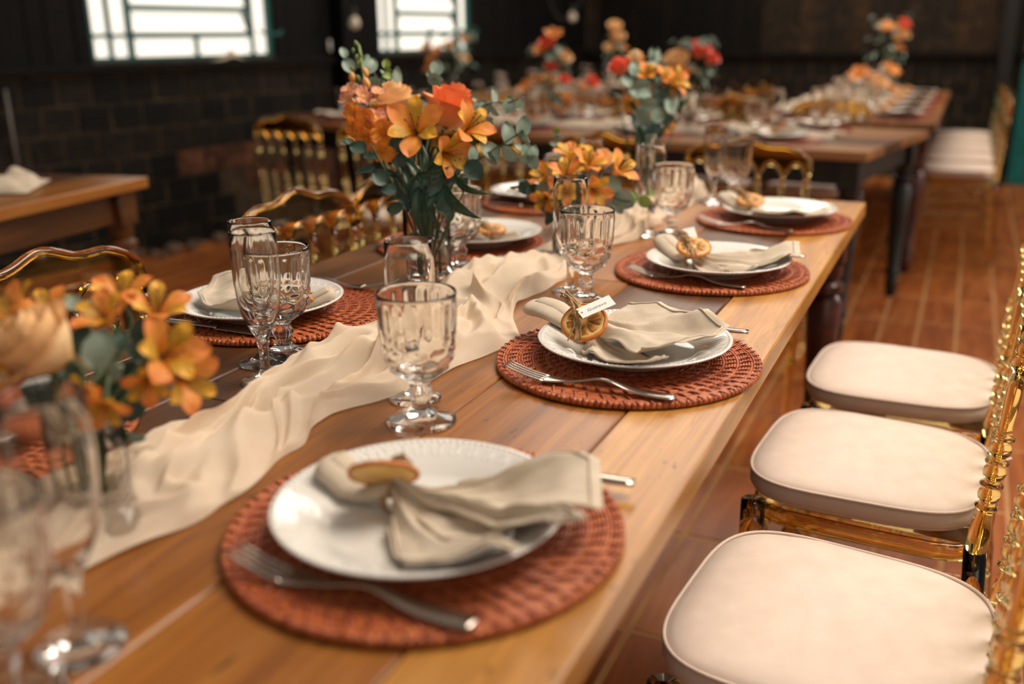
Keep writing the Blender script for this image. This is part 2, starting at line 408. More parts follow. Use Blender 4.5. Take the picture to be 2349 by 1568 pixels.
struct('trim_2', MB().box(((B0 + 0.42) / 2, -0.012, ZDB + 0.004), (0.42 - B0, 0.07, 0.04), 0.006).mesh('trim', BOARD[1], False), None, MBK)
struct('trim_3', MB().box((1.5, -0.06, 1.3), (0.085, 0.12, 2.6), 0.006).mesh('wall_post', BOARD[0], False), None, ML)
struct('trim_4', MB().box((-0.19, -0.05, 1.3), (0.10, 0.10, 2.6), 0.006).mesh('door_post', BLACKPAINT, False), None, MBK)
# teal door at the end of the aisle
door = struct('door_1', MB().box((0.42, 0.0, 1.03), (0.98, 0.045, 2.06), 0.004).mesh('door_1', TEAL, False), None, MBK)
for z_ in (0.55, 1.45): obj('panel', MB().box((0.42, -0.028, z_), (0.7, 0.016, 0.7), 0.006).mesh('door_panel', TEAL, False), door)
obj('handle', MB().tube([(0.02, -0.03, 1.0), (0.02, -0.07, 1.0), (0.13, -0.07, 1.0)], 0.009, 8).mesh('door_handle', GREYMETAL), door)
# windows: steel frame, fixed lights, tilting louvres
def window(idx, a, b):
    s = (b - a) / 1.34; X = lambda q: a + q * s
    fr = MB(); z0, z1 = ZW0, ZW1
    for x in (a + 0.018, b - 0.018): fr.box((x, 0.05, (z0 + z1) / 2), (0.036, 0.05, z1 - z0))
    for z in (z0 + 0.008, z1 - 0.012): fr.box(((a + b) / 2, 0.05, z), (b - a, 0.05, 0.02))
    r = struct('window_%d' % idx, fr.mesh('window_frame', TEAL, False), None, ML)
    bars = [(0.15, z0, z1), (0.28, z0, z1), (1.18, z0, z1)]
    for q, u0, u1 in bars: obj('mullion', MB().box((X(q), 0.045, (u0 + u1) / 2), (0.018 if q != 0.28 else 0.032, 0.03, u1 - u0)).mesh('mullion', TEAL, False), r)
    obj('mullion', MB().box((X(0.74), 0.045, z0 + 0.07), (0.016, 0.03, 0.14)).mesh('mullion', TEAL, False), r)
    obj('transom', MB().box((X(0.14), 0.045, 1.236), (0.28 * s, 0.03, 0.022)).mesh('transom', TEAL, False), r)
    def pane(x0, x1, q0, q1):
        return obj('pane', MB().box(((x0 + x1) / 2, 0.06, (q0 + q1) / 2), (x1 - x0, 0.005, q1 - q0)).mesh('pane', PANE, False), r)
    for q0, q1 in ((0.02, 0.142), (0.158, 0.272)):
        pane(X(q0), X(q1), z0 + 0.02, 1.229); pane(X(q0), X(q1), 1.243, z1 - 0.02)
    pane(X(0.288), X(0.734), z0 + 0.02, 1.225); pane(X(0.746), X(1.172), z0 + 0.02, 1.225); pane(X(1.188), X(1.32), z0 + 0.02, z1 - 0.02)
    k = 0
    for z in (1.238, 1.388, 1.538, 1.688, 1.838):
        t = Matrix.Translation(V(0, 0.055, z)) @ Matrix.Rotation(math.radians(-22), 4, 'X')
        lo = obj('louvre', MB().box((X(0.73), 0, 0), (0.88 * s, 0.016, 0.036)).mesh('louvre_rail', TEAL, False), r, t)
        obj('pane', MB().box((X(0.73), 0.0, 0.078), (0.86 * s, 0.005, 0.128)).mesh('louvre_pane', PANE, False), lo)
        sm = MB()
        for q in (0.295, 1.165): sm.box((X(q), 0, 0.07), (0.022, 0.016, 0.14))
        obj('louvre_stile', sm.mesh('louvre_stile', TEAL, False), lo)
    obj('lever', MB().tube([(X(1.22), 0.03, 1.26), (X(1.25), -0.03, 1.238), (X(1.33), -0.05, 1.235), (X(1.345), -0.05, 1.26)], 0.009, 8).mesh('window_lever', TEAL), r)
    return r
window(1, *WIN[0]); window(2, *WIN[1])
# rubble at the foot of the broken wall
rb = MB()
for i in range(70):
    x = random.gauss(0.55, 0.45); d = abs(random.gauss(0, 0.09)); s_ = random.uniform(0.012, 0.05)
    p = ML @ V(x, -0.03 - d, s_ * 0.4)
    rb.box(tuple(p), (s_ * 1.5, s_ * 1.2, s_), s_ * 0.25)
tag(obj('rubble', rb.mesh('rubble', RUBBLE, False)), 'broken plaster rubble along the foot of the chipped dark brick wall', 'rubble', kind='stuff')
tag(obj('conduit', MB().tube([(0, 0, 0.5), (0, 0, 0.98)], 0.009, 8).mesh('conduit', GREYMETAL), None, ML @ Matrix.Translation(V(-0.93, -0.02, 0))), 'thin grey upright conduit fixed on the dark brick wall', 'conduit')
tag(obj('light_switch', MB().box((0, 0, 0), (0.020, 0.012, 0.075), 0.003).mesh('light_switch', CARD), None, ML @ Matrix.Translation(V(1.415, -0.02, 1.16))), 'small pale switch plate beside the dark wall post', 'switch')
cl = MB().grid(10, 18, lambda u, v: V((v - 0.5) * 0.26, -0.055 + u * 0.06, 0.002 + 0.05 * math.exp(-((v - 0.62) / 0.22) ** 2) * sin(pi * min(1, u + 0.12)) * (1 + 0.5 * nz(v * 7, u * 4)) + 0.012 * sin(pi * v) * (1 - abs(2 * u - 1))))
tag(obj('sill_cloth', cl.mesh('sill_cloth', LINEN), None, ML @ Matrix.Translation(V(0.52, 0.02, ZD + 0.03))), 'crumpled pale cloth lying on the window ledge', 'cloth')
# bulbs of the string lights
def bulb(px, py, d, label):
    p = at(px, py, d); r = root('string_bulb', label, 'bulb', p, 0, 'string light bulbs')
    obj('glass_bulb', MB().lathe([(0.0, -0.045), (0.02, -0.042), (0.034, -0.025), (0.037, -0.005), (0.03, 0.02), (0.018, 0.036), (0.015, 0.042)], 16).mesh('glass_bulb', BULB), r)
    obj('socket', MB().lathe([(0.0155, 0.04), (0.017, 0.045), (0.017, 0.085), (0.006, 0.095), (0.004, 0.1)], 12).mesh('bulb_socket', CORD), r)
    obj('cord', MB().tube([(0, 0, 0.095), (0.01, 0, 0.5), (0, 0, 1.6)], 0.004, 6).mesh('bulb_cord', CORD), r)
bulb(813, 52, 6.4, 'hanging string bulb against the dark boards between the windows')
bulb(1313, 38, 8.6, 'hanging string bulb near the dark far corner boards')
tag(obj('light_cable', MB().tube(smoothpath([at(1235, -150, 8.15), at(1262, 0, 8.1), at(1283, 40, 8.1), at(1298, 42, 8.1), at(1330, 5, 8.1), at(1345, -120, 8.15)], 24), 0.005, 6).mesh('light_cable', CORD)), 'slack dark cable looping beside the far string bulb', 'cable')

# ------------------------------------------------------------------ tables
LEGP = [(0, .018), (.02, .026), (.10, .030), (.125, .022), (.14, .036), (.165, .036), (.18, .028), (.5, .040), (.70, .046), (.725, .034), (.74, .047), (.765, .047), (.78, .032), (.80, .040), (.84, .040), (.845, .0)]
def table(label, loc, rz, W, L, planks, legmat, apronmat, top=TT, th=0.035, legs=None, group=None, endw=None):
    """origin on the floor below the centre; long side along local y; planks: (x0, x1, y0, y1, material)"""
    t = root('dining_table', label, 'table', loc, rz, group)
    for x0, x1, y0, y1, m in planks:
        o = obj('plank', MB().box((0, 0, 0), (x1 - x0 - 0.0016, y1 - y0 - 0.0016, th), 0.0022).mesh('plank', m, False), t, None, ((x0 + x1) / 2, (y0 + y1) / 2, top - th / 2 + random.uniform(-0.0005, 0.0)))
    ap = top - th - 0.055
    ins = 0.075
    for sx in (-1, 1): obj('apron', MB().box((0, 0, 0), (0.025, L - 2 * ins - 0.06, 0.10), 0.003).mesh('apron', apronmat, False), t, None, (sx * (W / 2 - ins), 0, ap))
    for sy in (-1, 1): obj('apron', MB().box((0, 0, 0), (W - 2 * ins - 0.06, 0.025, 0.10), 0.003).mesh('apron', apronmat, False), t, None, (0, sy * (L / 2 - ins), ap))
    hgt = top - th
    lm = MB().lathe([(r * 1.0, t_ * hgt) for t_, r in LEGP], 18)
    lm.box((0, 0, hgt * 0.92), (0.085, 0.085, hgt * 0.16), 0.004)
    lme = lm.mesh('table_leg', legmat)
    for x, y in (legs or [(sx * (W / 2 - ins), sy * (L / 2 - ins)) for sx in (-1, 1) for sy in (-1, 1)]):
        obj('leg', lme, t, None, (x, y, 0), 0, 40)
    return t
def strips(W, L, mats, edge=0.0):
    out = []; n = len(mats); x = -W / 2
    for i, m in enumerate(mats): out.append((x, x + W / n, -L / 2, L / 2, m)); x += W / n
    return out
YA, YB = -0.55, 2.675; WT = 0.945
cy0 = (YA + YB) / 2; xm = -WT / 2
pk = []
e = 0.116
pk.append((WT / 2 - e, WT / 2, YA - cy0, YB - cy0, W_LIGHT)); pk.append((-WT / 2, -WT / 2 + e, YA - cy0, YB - cy0, W_DARK))
cxs = [WT / 2 - e, WT / 2 - e - 0.19, WT / 2 - e - 0.36, WT / 2 - e - 0.54, -WT / 2 + e]
split = [1.07, 1.62, 0.86, 1.35]; near = [W_LIGHT, W_MID, W_MID, W_DARK]; farm = [W_DARK, W_MID, W_DARK, W_MID]
near = [W_MID, W_MID, W_DARK, W_DARK]; farm = [W_DARK, W_MID, W_DARK, W_MID]
for i in range(4):
    pk.append((cxs[i + 1], cxs[i], YA - cy0, split[i] - cy0, near[i])); pk.append((cxs[i + 1], cxs[i], split[i] - cy0, YB - cy0, farm[i]))
table('long honey wood table in front, laid with gauze runner and woven mats', (xm, cy0, 0), 0, WT, YB - YA, pk, W_RED, W_RED)
# the long cross table behind it, the two aisle tables and the table by the brick wall
R2A = math.radians(10)
ux = V(cos(R2A), -sin(R2A), 0); uy = V(sin(R2A), cos(R2A), 0)
T2O = V(-0.105, 3.84, 0)                                        # its near corner by the aisle
def T2(x, y, z=0.0): return T2O + ux * x + uy * y + V(0, 0, z)  # x runs along the near edge (negative: away from the aisle), y across
T2L, T2W = 3.25, 1.0
t2c = T2(-T2L / 2, T2W / 2)
table('tan wood table set crosswise behind the far end of the honey wood table', t2c, pi / 2 - R2A, T2W, T2L, strips(T2W, T2L, [W_FAR, W_DARK, W_FAR, W_FAR]), W_BLACK, W_BLACK)
T3X0, T3X1, T3Y0, T3Y1 = -0.83, 0.09, 5.20, 8.15
table('brown wood table running along the aisle toward the back wall', ((T3X0 + T3X1) / 2, (T3Y0 + T3Y1) / 2, 0), 0, T3X1 - T3X0, T3Y1 - T3Y0, strips(T3X1 - T3X0, T3Y1 - T3Y0, [W_FAR, W_FAR, W_MID, W_FAR]), W_RED, W_FAR)
T4X0, T4X1, T4Y0, T4Y1 = -3.12, -2.22, 5.78, 8.6
table('crowded brown table farther back below the window with open louvres', ((T4X0 + T4X1) / 2, (T4Y0 + T4Y1) / 2, 0), 0, T4X1 - T4X0, T4Y1 - T4Y0, strips(T4X1 - T4X0, T4Y1 - T4Y0, [W_FAR, W_DARK, W_FAR, W_FAR]), W_RED, W_FAR)
TLW, TLL = 0.88, 1.9
TLA = math.radians(8)
tlc = V(-2.245, 2.404, 0) - V(cos(TLA), -sin(TLA), 0) * 0 + Matrix.Rotation(TLA, 3, 'Z') @ V(-TLW / 2, -TLL / 2, 0)
table('dark glossy wood table standing by the black brick wall', tlc, TLA, TLW, TLL, strips(TLW, TLL, [W_DARK, W_RED, W_DARK, W_MID]), W_DARK, W_DARK)  # outer plank lighter: light on that edge put into its wood colour

# ------------------------------------------------------------------ chairs
BEADS = []
def bead(t, r, w_): return [(t - w_, r * 0.62), (t - w_ * 0.6, r * 0.92), (t, r), (t + w_ * 0.6, r * 0.92), (t + w_, r * 0.62)]
def collar(t, r, w_): return [(t - w_, r * 0.7), (t - w_ * 0.4, r), (t + w_ * 0.4, r), (t + w_, r * 0.7)]
def chair_parts():
    P = []
    rk = lambda z: -0.185 - max(0.0, z - 0.45) * 0.075
    # rear posts: leg and back upright in one turned length
    for sx in (-1, 1):
        lower = [(0, .010), (.05, .012), (.35, .013), (.40, .016), (.62, .016), (.70, .0125), (.80, .0165), (1.0, .0165)]
        m1 = MB().turned((sx * 0.180, -0.215, 0), (sx * 0.180, rk(0.45), 0.45), lower, 14)
        up_ = [(0, .0165), (.10, .0155), (.19, .0115)] + collar(.225, .0168, .012) + bead(.285, .0160, .034) + collar(.335, .0165, .010) + bead(.395, .0160, .034) + collar(.445, .0165, .010) + bead(.505, .0160, .034) + collar(.56, .0165, .012) + [(.60, .0095), (.78, .0110)] + bead(.90, .0145, .03) + [(.96, .010), (1.0, .010)]
        m1.turned((sx * 0.180, rk(0.45), 0.45), (sx * 0.185, rk(0.785), 0.785), up_, 14)
        P.append(('back_post', m1, AMBER))
    fl_ = [(0, .011), (.04, .014), (.10, .013), (.42, .018), (.5, .020), (.52, .015)] + bead(.58, .019, .03) + collar(.64, .020, .015) + bead(.70, .019, .03) + [(.76, .016), (.82, .021), (1.0, .021)]
    for sx in (-1, 1): P.append(('leg', MB().turned((sx * 0.165, 0.155, 0), (sx * 0.170, 0.155, 0.45), fl_, 14), AMBER))
    # seat frame
    fr = MB(); pts = []
    for q in range(24):
        a = 2 * pi * q / 24; c, s_ = cos(a), sin(a); k = 0.35
        pts.append(V(0.178 * math.copysign(abs(c) ** k, c), -0.015 + 0.178 * math.copysign(abs(s_) ** k, s_), 0.432))
    fr.tube(pts, (0.006, 0.020), 8, (0, 0, 1), True) if False else fr.tube(pts, (0.008, 0.016), 8, (1, 0, 0), True); fr.box((0, -0.015, 0.449), (0.32, 0.32, 0.005))
    P.append(('seat_frame', fr, AMBER))
    # cushion: a puffed rounded trapezoid with piping
    def outline(a, grow=0.0):
        c, s_ = cos(a), sin(a); k = 0.52
        x = math.copysign(abs(c) ** k, c); y = math.copysign(abs(s_) ** k, s_)
        return V((0.188 + 0.008 * y + grow) * x, -0.002 + (0.186 + grow) * y, 0)
    cu = MB()
    lev = [(0.0, 0.457), (0.80, 0.457), (0.97, 0.461), (1.0, 0.470), (1.0, 0.482), (0.985, 0.492), (0.93, 0.499), (0.80, 0.504), (0.55, 0.508), (0.28, 0.510), (0.0, 0.5105)]
    def cf(u, v):
        i = int(round(u * (len(lev) - 1))); s_, z = lev[i]; p = outline(2 * pi * v) * s_
        return V(p.x, p.y, z + (0.0025 * nz(p.x * 14 + 3, p.y * 14) * (s_ < 0.95 and i > 4)))
    cu.grid(len(lev) - 1, 64, cf, True)
    P.append(('cushion', cu, CUSHION))
    for z in (0.4935, 0.463):
        P.append(('piping', MB().tube([outline(2 * pi * q / 64, -0.001 if z > 0.47 else -0.006) + V(0, 0, z) for q in range(64)], 0.0028, 6, None, True), PIPING))
    P.append(('cushion_tie', MB().tube([(0.150, -0.165, 0.468), (0.178, -0.168, 0.466), (0.203, -0.188, 0.462), (0.185, -0.212, 0.46), (0.158, -0.195, 0.462), (0.148, -0.17, 0.467)], (0.0016, 0.009), 6, (0, 0, 1)), CUSHION))
    # crest rail: clear panel with a wavy upper rim and five arches below
    yb = rk(0.84)
    def ztop(x): return 0.858 + 0.030 * max(0.0, cos(pi * x / 0.36)) ** 1.6 + 0.006 * cos(2 * pi * x / 0.127) - 0.012 * max(0, (abs(x) - 0.165) / 0.025)
    def zbot(x): return 0.784 + 0.040 * abs(sin(5 * pi * (x + 0.19) / 0.38)) ** 0.75
    cr = MB(); N = 50
    xs_ = [-0.19 + 0.38 * i / N for i in range(N + 1)]
    yy = lambda z: rk(z)
    vs = []
    for x in xs_:
        for z in (zbot(x), ztop(x)):
            for dy in (-0.003, 0.003): vs.append((x, yy(z) + dy, z))
    fs = []
    for i in range(N):
        a, b = 4 * i, 4 * i + 4
        fs += [(a, b, b + 2, a + 2), (a + 1, a + 3, b + 3, b + 1), (a + 2, b + 2, b + 3, a + 3), (a, a + 1, b + 1, b)]
    P.append(('crest_panel', MB(), SHEET)); P[-1][1].add(vs, fs + [(0, 2, 3, 1), (4 * N, 4 * N + 1, 4 * N + 3, 4 * N + 2)])
    top = [V(-0.190, yy(0.79), 0.785), V(-0.193, yy(0.84), 0.832)] + [V(x * 0.995, yy(ztop(x)), ztop(x)) for x in xs_[1:-1]] + [V(0.193, yy(0.84), 0.832), V(0.190, yy(0.79), 0.785)]
    cr.tube(top, 0.0075, 10)
    cr.tube([V(x, yy(zbot(x)), zbot(x)) for x in xs_], 0.0068, 8)
    P.append(('crest_rail', cr, AMBER))
    for i in range(1, 5):
        x = -0.19 + 0.38 * i / 5
        prof = [(0, .0115), (.10, .0105), (.19, .008)] + collar(.225, .0122, .012) + bead(.285, .0115, .034) + collar(.335, .0118, .010) + bead(.395, .0115, .034) + collar(.445, .0118, .010) + bead(.505, .0115, .034) + collar(.56, .0122, .012) + [(.60, .0062), (.80, .0068)] + bead(.90, .0105, .026) + [(.95, .007), (1, .009)]
        P.append(('spindle', MB().turned((x * 0.9, rk(0.45), 0.445), (x, rk(0.785), 0.787), prof, 10), AMBER))
    sp = [(0, .009), (.12, .0095)] + bead(.2, .0125, .02) + [(.26, .009), (.38, .012)] + collar(.44, .0145, .012) + bead(.5, .0145, .03) + collar(.56, .0145, .012) + [(.62, .012), (.74, .009)] + bead(.8, .0125, .02) + [(.88, .0095), (1, .009)]
    for z in (0.20, 0.335):
        for sx in (-1, 1): P.append(('stretcher', MB().turned((sx * 0.177, -0.19, z), (sx * 0.167, 0.15, z), sp, 10), AMBER))
        P.append(('stretcher', MB().turned((-0.165, 0.155, z + 0.03), (0.165, 0.155, z + 0.03), sp, 10), AMBER))
    P.append(('stretcher', MB().turned((-0.178, -0.20, 0.26), (0.178, -0.20, 0.26), sp, 10), AMBER))
    return P
CH = None
CHP = chair_parts()
CHM = [(n_, m_.mesh('chair_' + n_, mt, n_ != 'crest_panel')) for n_, m_, mt in CHP]
def chair(x, y, deg, label, group):
    global CH
    if CH is None:
        CH = root('tiffany_chair', label, 'chair', (x, y, 0), math.radians(deg), group)
        for n_, me in CHM: obj(n_, me, CH)
        return CH
    return clone(CH, (x, y, 0), math.radians(deg), label, group)
GR = 'amber chairs along the front table'
chair(0.128, 1.115, 85, 'amber chair with cream cushion cut off by the picture edge, closest to the lens', GR)
chair(0.128, 1.645, 86, 'amber chair with cream cushion, middle of three on the aisle side of honey table', GR)
chair(0.150, 2.125, 87, 'amber chair with cream cushion beside the dark turned leg, last on aisle side', GR)
chair(-0.835, 1.00, -90, 'clear amber chair with scalloped back behind the blurred vase of orange lilies', GR)
chair(-0.845, 1.64, -92, 'clear amber chair with wavy back behind the flute and goblet pair', GR)
chair(-0.845, 2.055, -90, 'clear amber chair partly hidden by the tall rose bouquet', GR)
G2 = 'amber chairs on the near side of the cross table'
for i, (x, y, dg, lb) in enumerate([(-0.36, 3.20, -6, 'amber chair with its back to the far plate end of honey table, nearest the aisle'),
        (-0.84, 3.27, -8, 'amber chair back seen behind the tall slim vase and low lilies'),
        (-1.36, 3.35, -8, 'amber chair back seen behind the long eucalyptus sprig'),
        (-1.87, 3.48, -9, 'amber chair half hidden behind orange snapdragons'),
        (-2.385, 3.59, -8, 'beaded amber chair standing free before the dark brick wall')]): chair(x, y, dg, lb, G2)
G2F = 'amber chairs on the far side of the cross table'
for i in range(5):
    p = T2(-0.50 - 0.52 * i, T2W - 0.03)
    chair(p.x, p.y, 180 - 8, 'amber chair tucked at the far side of the cross table, %s from the aisle' % ['first', 'second', 'third', 'fourth', 'fifth', 'sixth'][i], G2F)
G3 = 'amber chairs along the aisle table'
for i in range(5):
    chair(0.205, 5.79 + 0.49 * i, 90, 'amber chair with white cushion, aisle side of back table, %s from its near end' % ['first', 'second', 'third', 'fourth', 'fifth'][i], G3)
for i in range(4):
    chair(T3X0 - 0.12, 5.85 + 0.56 * i, -90, 'amber chair on inner side of aisle table, %s from near end' % ['first', 'second', 'third', 'fourth'][i], G3)
G4 = 'amber chairs around the crowded table'
for i in range(4):
    chair(T4X1 + 0.22, 5.85 + 0.62 * i, 90, 'amber chair at crowded table facing window wall, %s from near end' % ['first', 'second', 'third', 'fourth'][i], G4)

# ------------------------------------------------------------------ tableware
def mat_mesh():
    R = 0.178; out = {}
    out['base'] = MB().lathe([(0, 0), (R - 0.004, 0), (R - 0.002, 0.002), (R - 0.004, 0.0045), (0, 0.0045)], 64).mesh('mat_base', BASEREED)
    rows = 9; bw = (R - 0.012) / rows
    coils = []
    for k in range(rows):
        mb = MB(); r0 = 0.010 + k * bw
        for q in range(5):
            rr = r0 + (q + 0.5) * bw / 5; n = max(24, int(rr * 620)); rn = random.Random(k * 7 + q)
            pts = [V((rr + 0.0007 * nz(rn.random() + a * 0.31, k)) * cos(2 * pi * a / n), rr * sin(2 * pi * a / n), 0.0062 + 0.0012 * nz(a * 0.23, q * 3.1, k)) for a in range(n)]
            mb.tube(pts, (bw / 10 * 0.93, 0.0024), 5, None, True)
        coils.append(mb.mesh('mat_coil', REED))
    out['coil'] = coils
    bd = MB()
    for k in range(rows + 1):
        r0 = 0.010 + k * bw; n = int(2 * pi * max(r0, 0.02) / 0.0165)
        for i in range(n):
            a = 2 * pi * (i + 0.5 * (k % 2)) / n + random.uniform(-0.01, 0.01); sk = random.uniform(0.30, 0.5) * bw / max(r0, 0.03)
            hw = 0.0022 * random.uniform(.75, 1.15)
            pts = []
            for s in (-1.0, -0.85, -0.35, 0.25, 0.8, 1.0):
                r = r0 + s * bw * 0.62; aa = a + sk * s; zz = 0.0042 + 0.0052 * (1 - abs(s) ** 3)
                pts.append(V(r * cos(aa), r * sin(aa), zz))
            if k == rows: pts = [V(min(p.length, R + 0.0005) * cos(a + 0.03 * (j / 5 - .5)), min(p.length, R + 0.0005) * sin(a + 0.03 * (j / 5 - .5)), p.z) for j, p in enumerate([V(q.x, q.y, 0) + V(0, 0, q.z) for q in pts])]
            bd.tube(pts, (hw, 0.0009), 4, V(-sin(a), cos(a), 0))
    out['binding'] = bd.mesh('mat_binding', REED_DARK)
    rm = MB(); n = 150
    for i in range(n):
        a0 = 2 * pi * i / n; a1 = 2 * pi * (i + 0.84) / n; pts = [V((R - 0.001) * cos(a), (R - 0.001) * sin(a), 0.0046) for a in (a0, (a0 + a1) / 2, a1)]
        rm.tube(pts, (0.0046, 0.0036), 6, (0, 0, 1))
    out['rim'] = rm.mesh('mat_rim', REED)
    return out
MT = mat_mesh()
MAT0 = None
def woven_mat(x, y, z, label, group, rz=0.0, far=False):
    global MAT0
    if MAT0 is None:
        MAT0 = root('woven_placemat', label, 'placemat', (x, y, z), rz, group)
        obj('base', MT['base'], MAT0)
        for c in MT['coil']: obj('coil', c, MAT0)
        obj('binding', MT['binding'], MAT0)['kind'] = 'stuff'
        obj('rim', MT['rim'], MAT0)['kind'] = 'stuff'
        return MAT0
    return clone(MAT0, (x, y, z), rz, label, group)
FARMAT = MB().lathe([(0, 0), (.174, 0), (.178, .003), (.177, .007), (.172, .009), (.160, .0075), (.150, .009), (.14, .0075), (.13, .009), (.12, .0075), (.11, .009), (.10, .0075), (0, .008)], 40).mesh('far_mat', REED_FAR)
def far_mat(p, label, group): return tag(obj('woven_placemat', FARMAT, None, None, p), label, 'placemat', group)

PRF = [(r_ * .945, z_) for r_, z_ in [(0, .0), (.078, .0), (.080, .004), (.084, .0045), (.098, .010), (.118, .0175), (.136, .0235), (.1395, .0252), (.140, .0268), (.1385, .0275), (.134, .0262), (.118, .0205), (.100, .0142), (.092, .0095), (.086, .0072), (.06, .0064), (0, .0062)]]
def platemod(r, z, a, i):
    if i in (10, 11): return r + 0.0
    return r
pm = MB().lathe(PRF, 96)
for i in range(120):                                                   # beaded rim and a moulded flower band
    a = 2 * pi * i / 120; c = V(.1281 * cos(a), .1281 * sin(a), .0268)
    pm.lathe([(.0018, -.0006), (.0013, .0005), (0, .0009)], 6, None, Matrix.Translation(c))
for i in range(40):
    a = 2 * pi * i / 40; d = V(cos(a), sin(a), 0); t = V(-sin(a), cos(a), 0)
    for q in (-1, 1):
        pm.tube([d * .104 + t * .001 * q + V(0, 0, .0172), d * .112 + t * .004 * q + V(0, 0, .0206), d * .120 + t * .0045 * q + V(0, 0, .0236), d * .124 + V(0, 0, .0252)], [.0003, .0008, .0008, .0003], 5)
PLATE = pm.mesh('plate', PORCELAIN)
PLATE_FAR = MB().lathe(PRF, 48).mesh('plate_far', PORCELAIN)
def plate(p, label, group, far=False, name='dinner_plate'):
    return tag(obj(name, PLATE_FAR if far else PLATE, None, None, p, random.uniform(0, 6)), label, 'plate', group)
def plate_z(d):                                                        # height of the plate's upper surface at distance d from its centre
    t = [(0, .0062), (.081, .0072), (.094, .0142), (.111, .0205), (.131, .0278), (.15, .029), (.22, .024)]
    for (a, za), (b, zb) in zip(t, t[1:]):
        if d <= b: return za + (zb - za) * (d - a) / (b - a)
    return t[-1][1]

def gob_mod(r, z, a, i):
    if i > 34: return r
    if .098 < z < .150: return r + .0022 * (abs(cos(9 * a)) ** 0.7 - 0.5) * min(1, (z - .098) / .008, (.150 - z) / .006)
    if .058 < z < .099:
        row = (z - .058) / .0137; k = int(row); f = row - k
        return r + .0030 * max(0.0, sin(pi * f)) ** 0.8 * abs(cos(5 * (a + (pi / 10 if k % 2 else 0)))) ** 0.9 - 0.0008
    if .014 < z < .055: return r * (1 + .07 * cos(8 * a))
    return r
def gprof():
    key = [(.0, 0), (.0405, 0), (.0415, .0015), (.0405, .0035), (.033, .0065), (.021, .0105), (.0135, .015), (.0108, .021), (.0104, .026), (.0128, .031), (.0142, .035), (.0140, .039), (.0112, .043), (.0108, .047), (.0125, .0505), (.0185, .0545)]
    body = [(.024, .058), (.0325, .066), (.0375, .075), (.0405, .085), (.0422, .096), (.0430, .106), (.0438, .122), (.0447, .140), (.0455, .152)]
    prof = list(key)
    for i in range(36):
        z = .058 + (.152 - .058) * i / 35
        for (ra, za), (rb, zb) in zip(body, body[1:]):
            if za - 1e-9 <= z <= zb + 1e-9: prof.append((ra + (rb - ra) * (z - za) / (zb - za), z)); break
    return prof + [(.0458, .155), (.0450, .1570), (.0436, .1565)], [(.0428, .152), (.0412, .130), (.0402, .110), (.0390, .096), (.0360, .080), (.0300, .0695), (.020, .0625), (.010, .0602), (0, .0598)]
go, gi = gprof()
def gmod2(r, z, a, i): return gob_mod(r, z, a, 0) if i < len(go) - 2 else r
GOBLET = MB().lathe(go + gi, 96, gmod2).mesh('goblet', GLASS)
GOBLET_FAR = MB().lathe(go[::3] + [go[-1]] + gi, 24, lambda r, z, a, i: r).mesh('goblet_far', PRESSED)
FLP = [(0, 0), (.032, 0), (.033, .0015), (.032, .003), (.022, .006), (.010, .010), (.0062, .018), (.0058, .035), (.0062, .050), (.0085, .060), (.0125, .068), (.0185, .080), (.0240, .095), (.0275, .112), (.0295, .135), (.0300, .155), (.0295, .180), (.0288, .198), (.0282, .2005), (.0272, .199), (.0280, .178), (.0284, .155), (.0279, .135), (.0258, .113), (.0222, .097), (.0165, .083), (.0105, .074), (0, .0715)]
FLUTE = MB().lathe(FLP, 48, lambda r, z, a, i: r * (1 + .05 * cos(6 * a)) if .015 < z < .066 and i < 12 else r).mesh('flute', GLASS)
FLUTE_FAR = MB().lathe(FLP, 18).mesh('flute_far', GLASS)
def goblet(p, label, group, far=False): return tag(obj('goblet', GOBLET_FAR if far else GOBLET, None, None, p, random.uniform(0, 6)), label, 'goblet', group)
def flute(p, label, group, far=False): return tag(obj('champagne_flute', FLUTE_FAR if far else FLUTE, None, None, p, random.uniform(0, 6)), label, 'flute', group)

def fork_mesh():
    mb = MB(); L = .225
    def zc(y): return .0032 + .010 * math.exp(-((y - .092) / .030) ** 2) + (.0 if y < .13 else .0) + .014 * max(0, (y - .165) / .06) ** 1.6
    wid = [(0, .0065), (.004, .0092), (.02, .0105), (.05, .0088), (.085, .0050), (.125, .0038), (.142, .0050), (.152, .0090), (.166, .0125), (.172, .0125)]
    def W(y):
        for (a, wa), (b, wb) in zip(wid, wid[1:]):
            if y <= b: return wa + (wb - wa) * (y - a) / (b - a)
        return wid[-1][1]
    ys = [i * .172 / 44 for i in range(45)]
    mb.tube([V(0, y, zc(y)) for y in ys], [(W(y), .0016 if y < .13 else .0012) for y in ys], 12, (1, 0, 0))
    for q in (-1.5, -0.5, 0.5, 1.5):
        pts = [V(q * .0064, y, zc(y)) for y in [.168 + i * (L - .168) / 8 for i in range(9)]]
        mb.tube(pts, [(.0024 - .0009 * i / 8, .0013 - .0004 * i / 8) for i in range(9)], 8, (1, 0, 0))
    return mb.mesh('fork', STEEL)
def knife_mesh():
    mb = MB()
    mb.tube([V(0, y, .0035) for y in [i * .10 / 14 for i in range(15)]], [(.0055 + .0035 * math.exp(-((i - 3) / 4) ** 2), .0028) for i in range(15)], 10, (1, 0, 0))
    ys = [.10 + i * .125 / 20 for i in range(21)]
    mb.tube([V(.002 * (i / 20) ** 2, y, .003) for i, y in enumerate(ys)], [(.0095 * (1 - .9 * max(0, (i - 15) / 5) ** 2) + .0004, .0009) for i in range(21)], 8, (1, 0, 0))
    return mb.mesh('knife', STEEL)
FORK, KNIFE = fork_mesh(), knife_mesh()
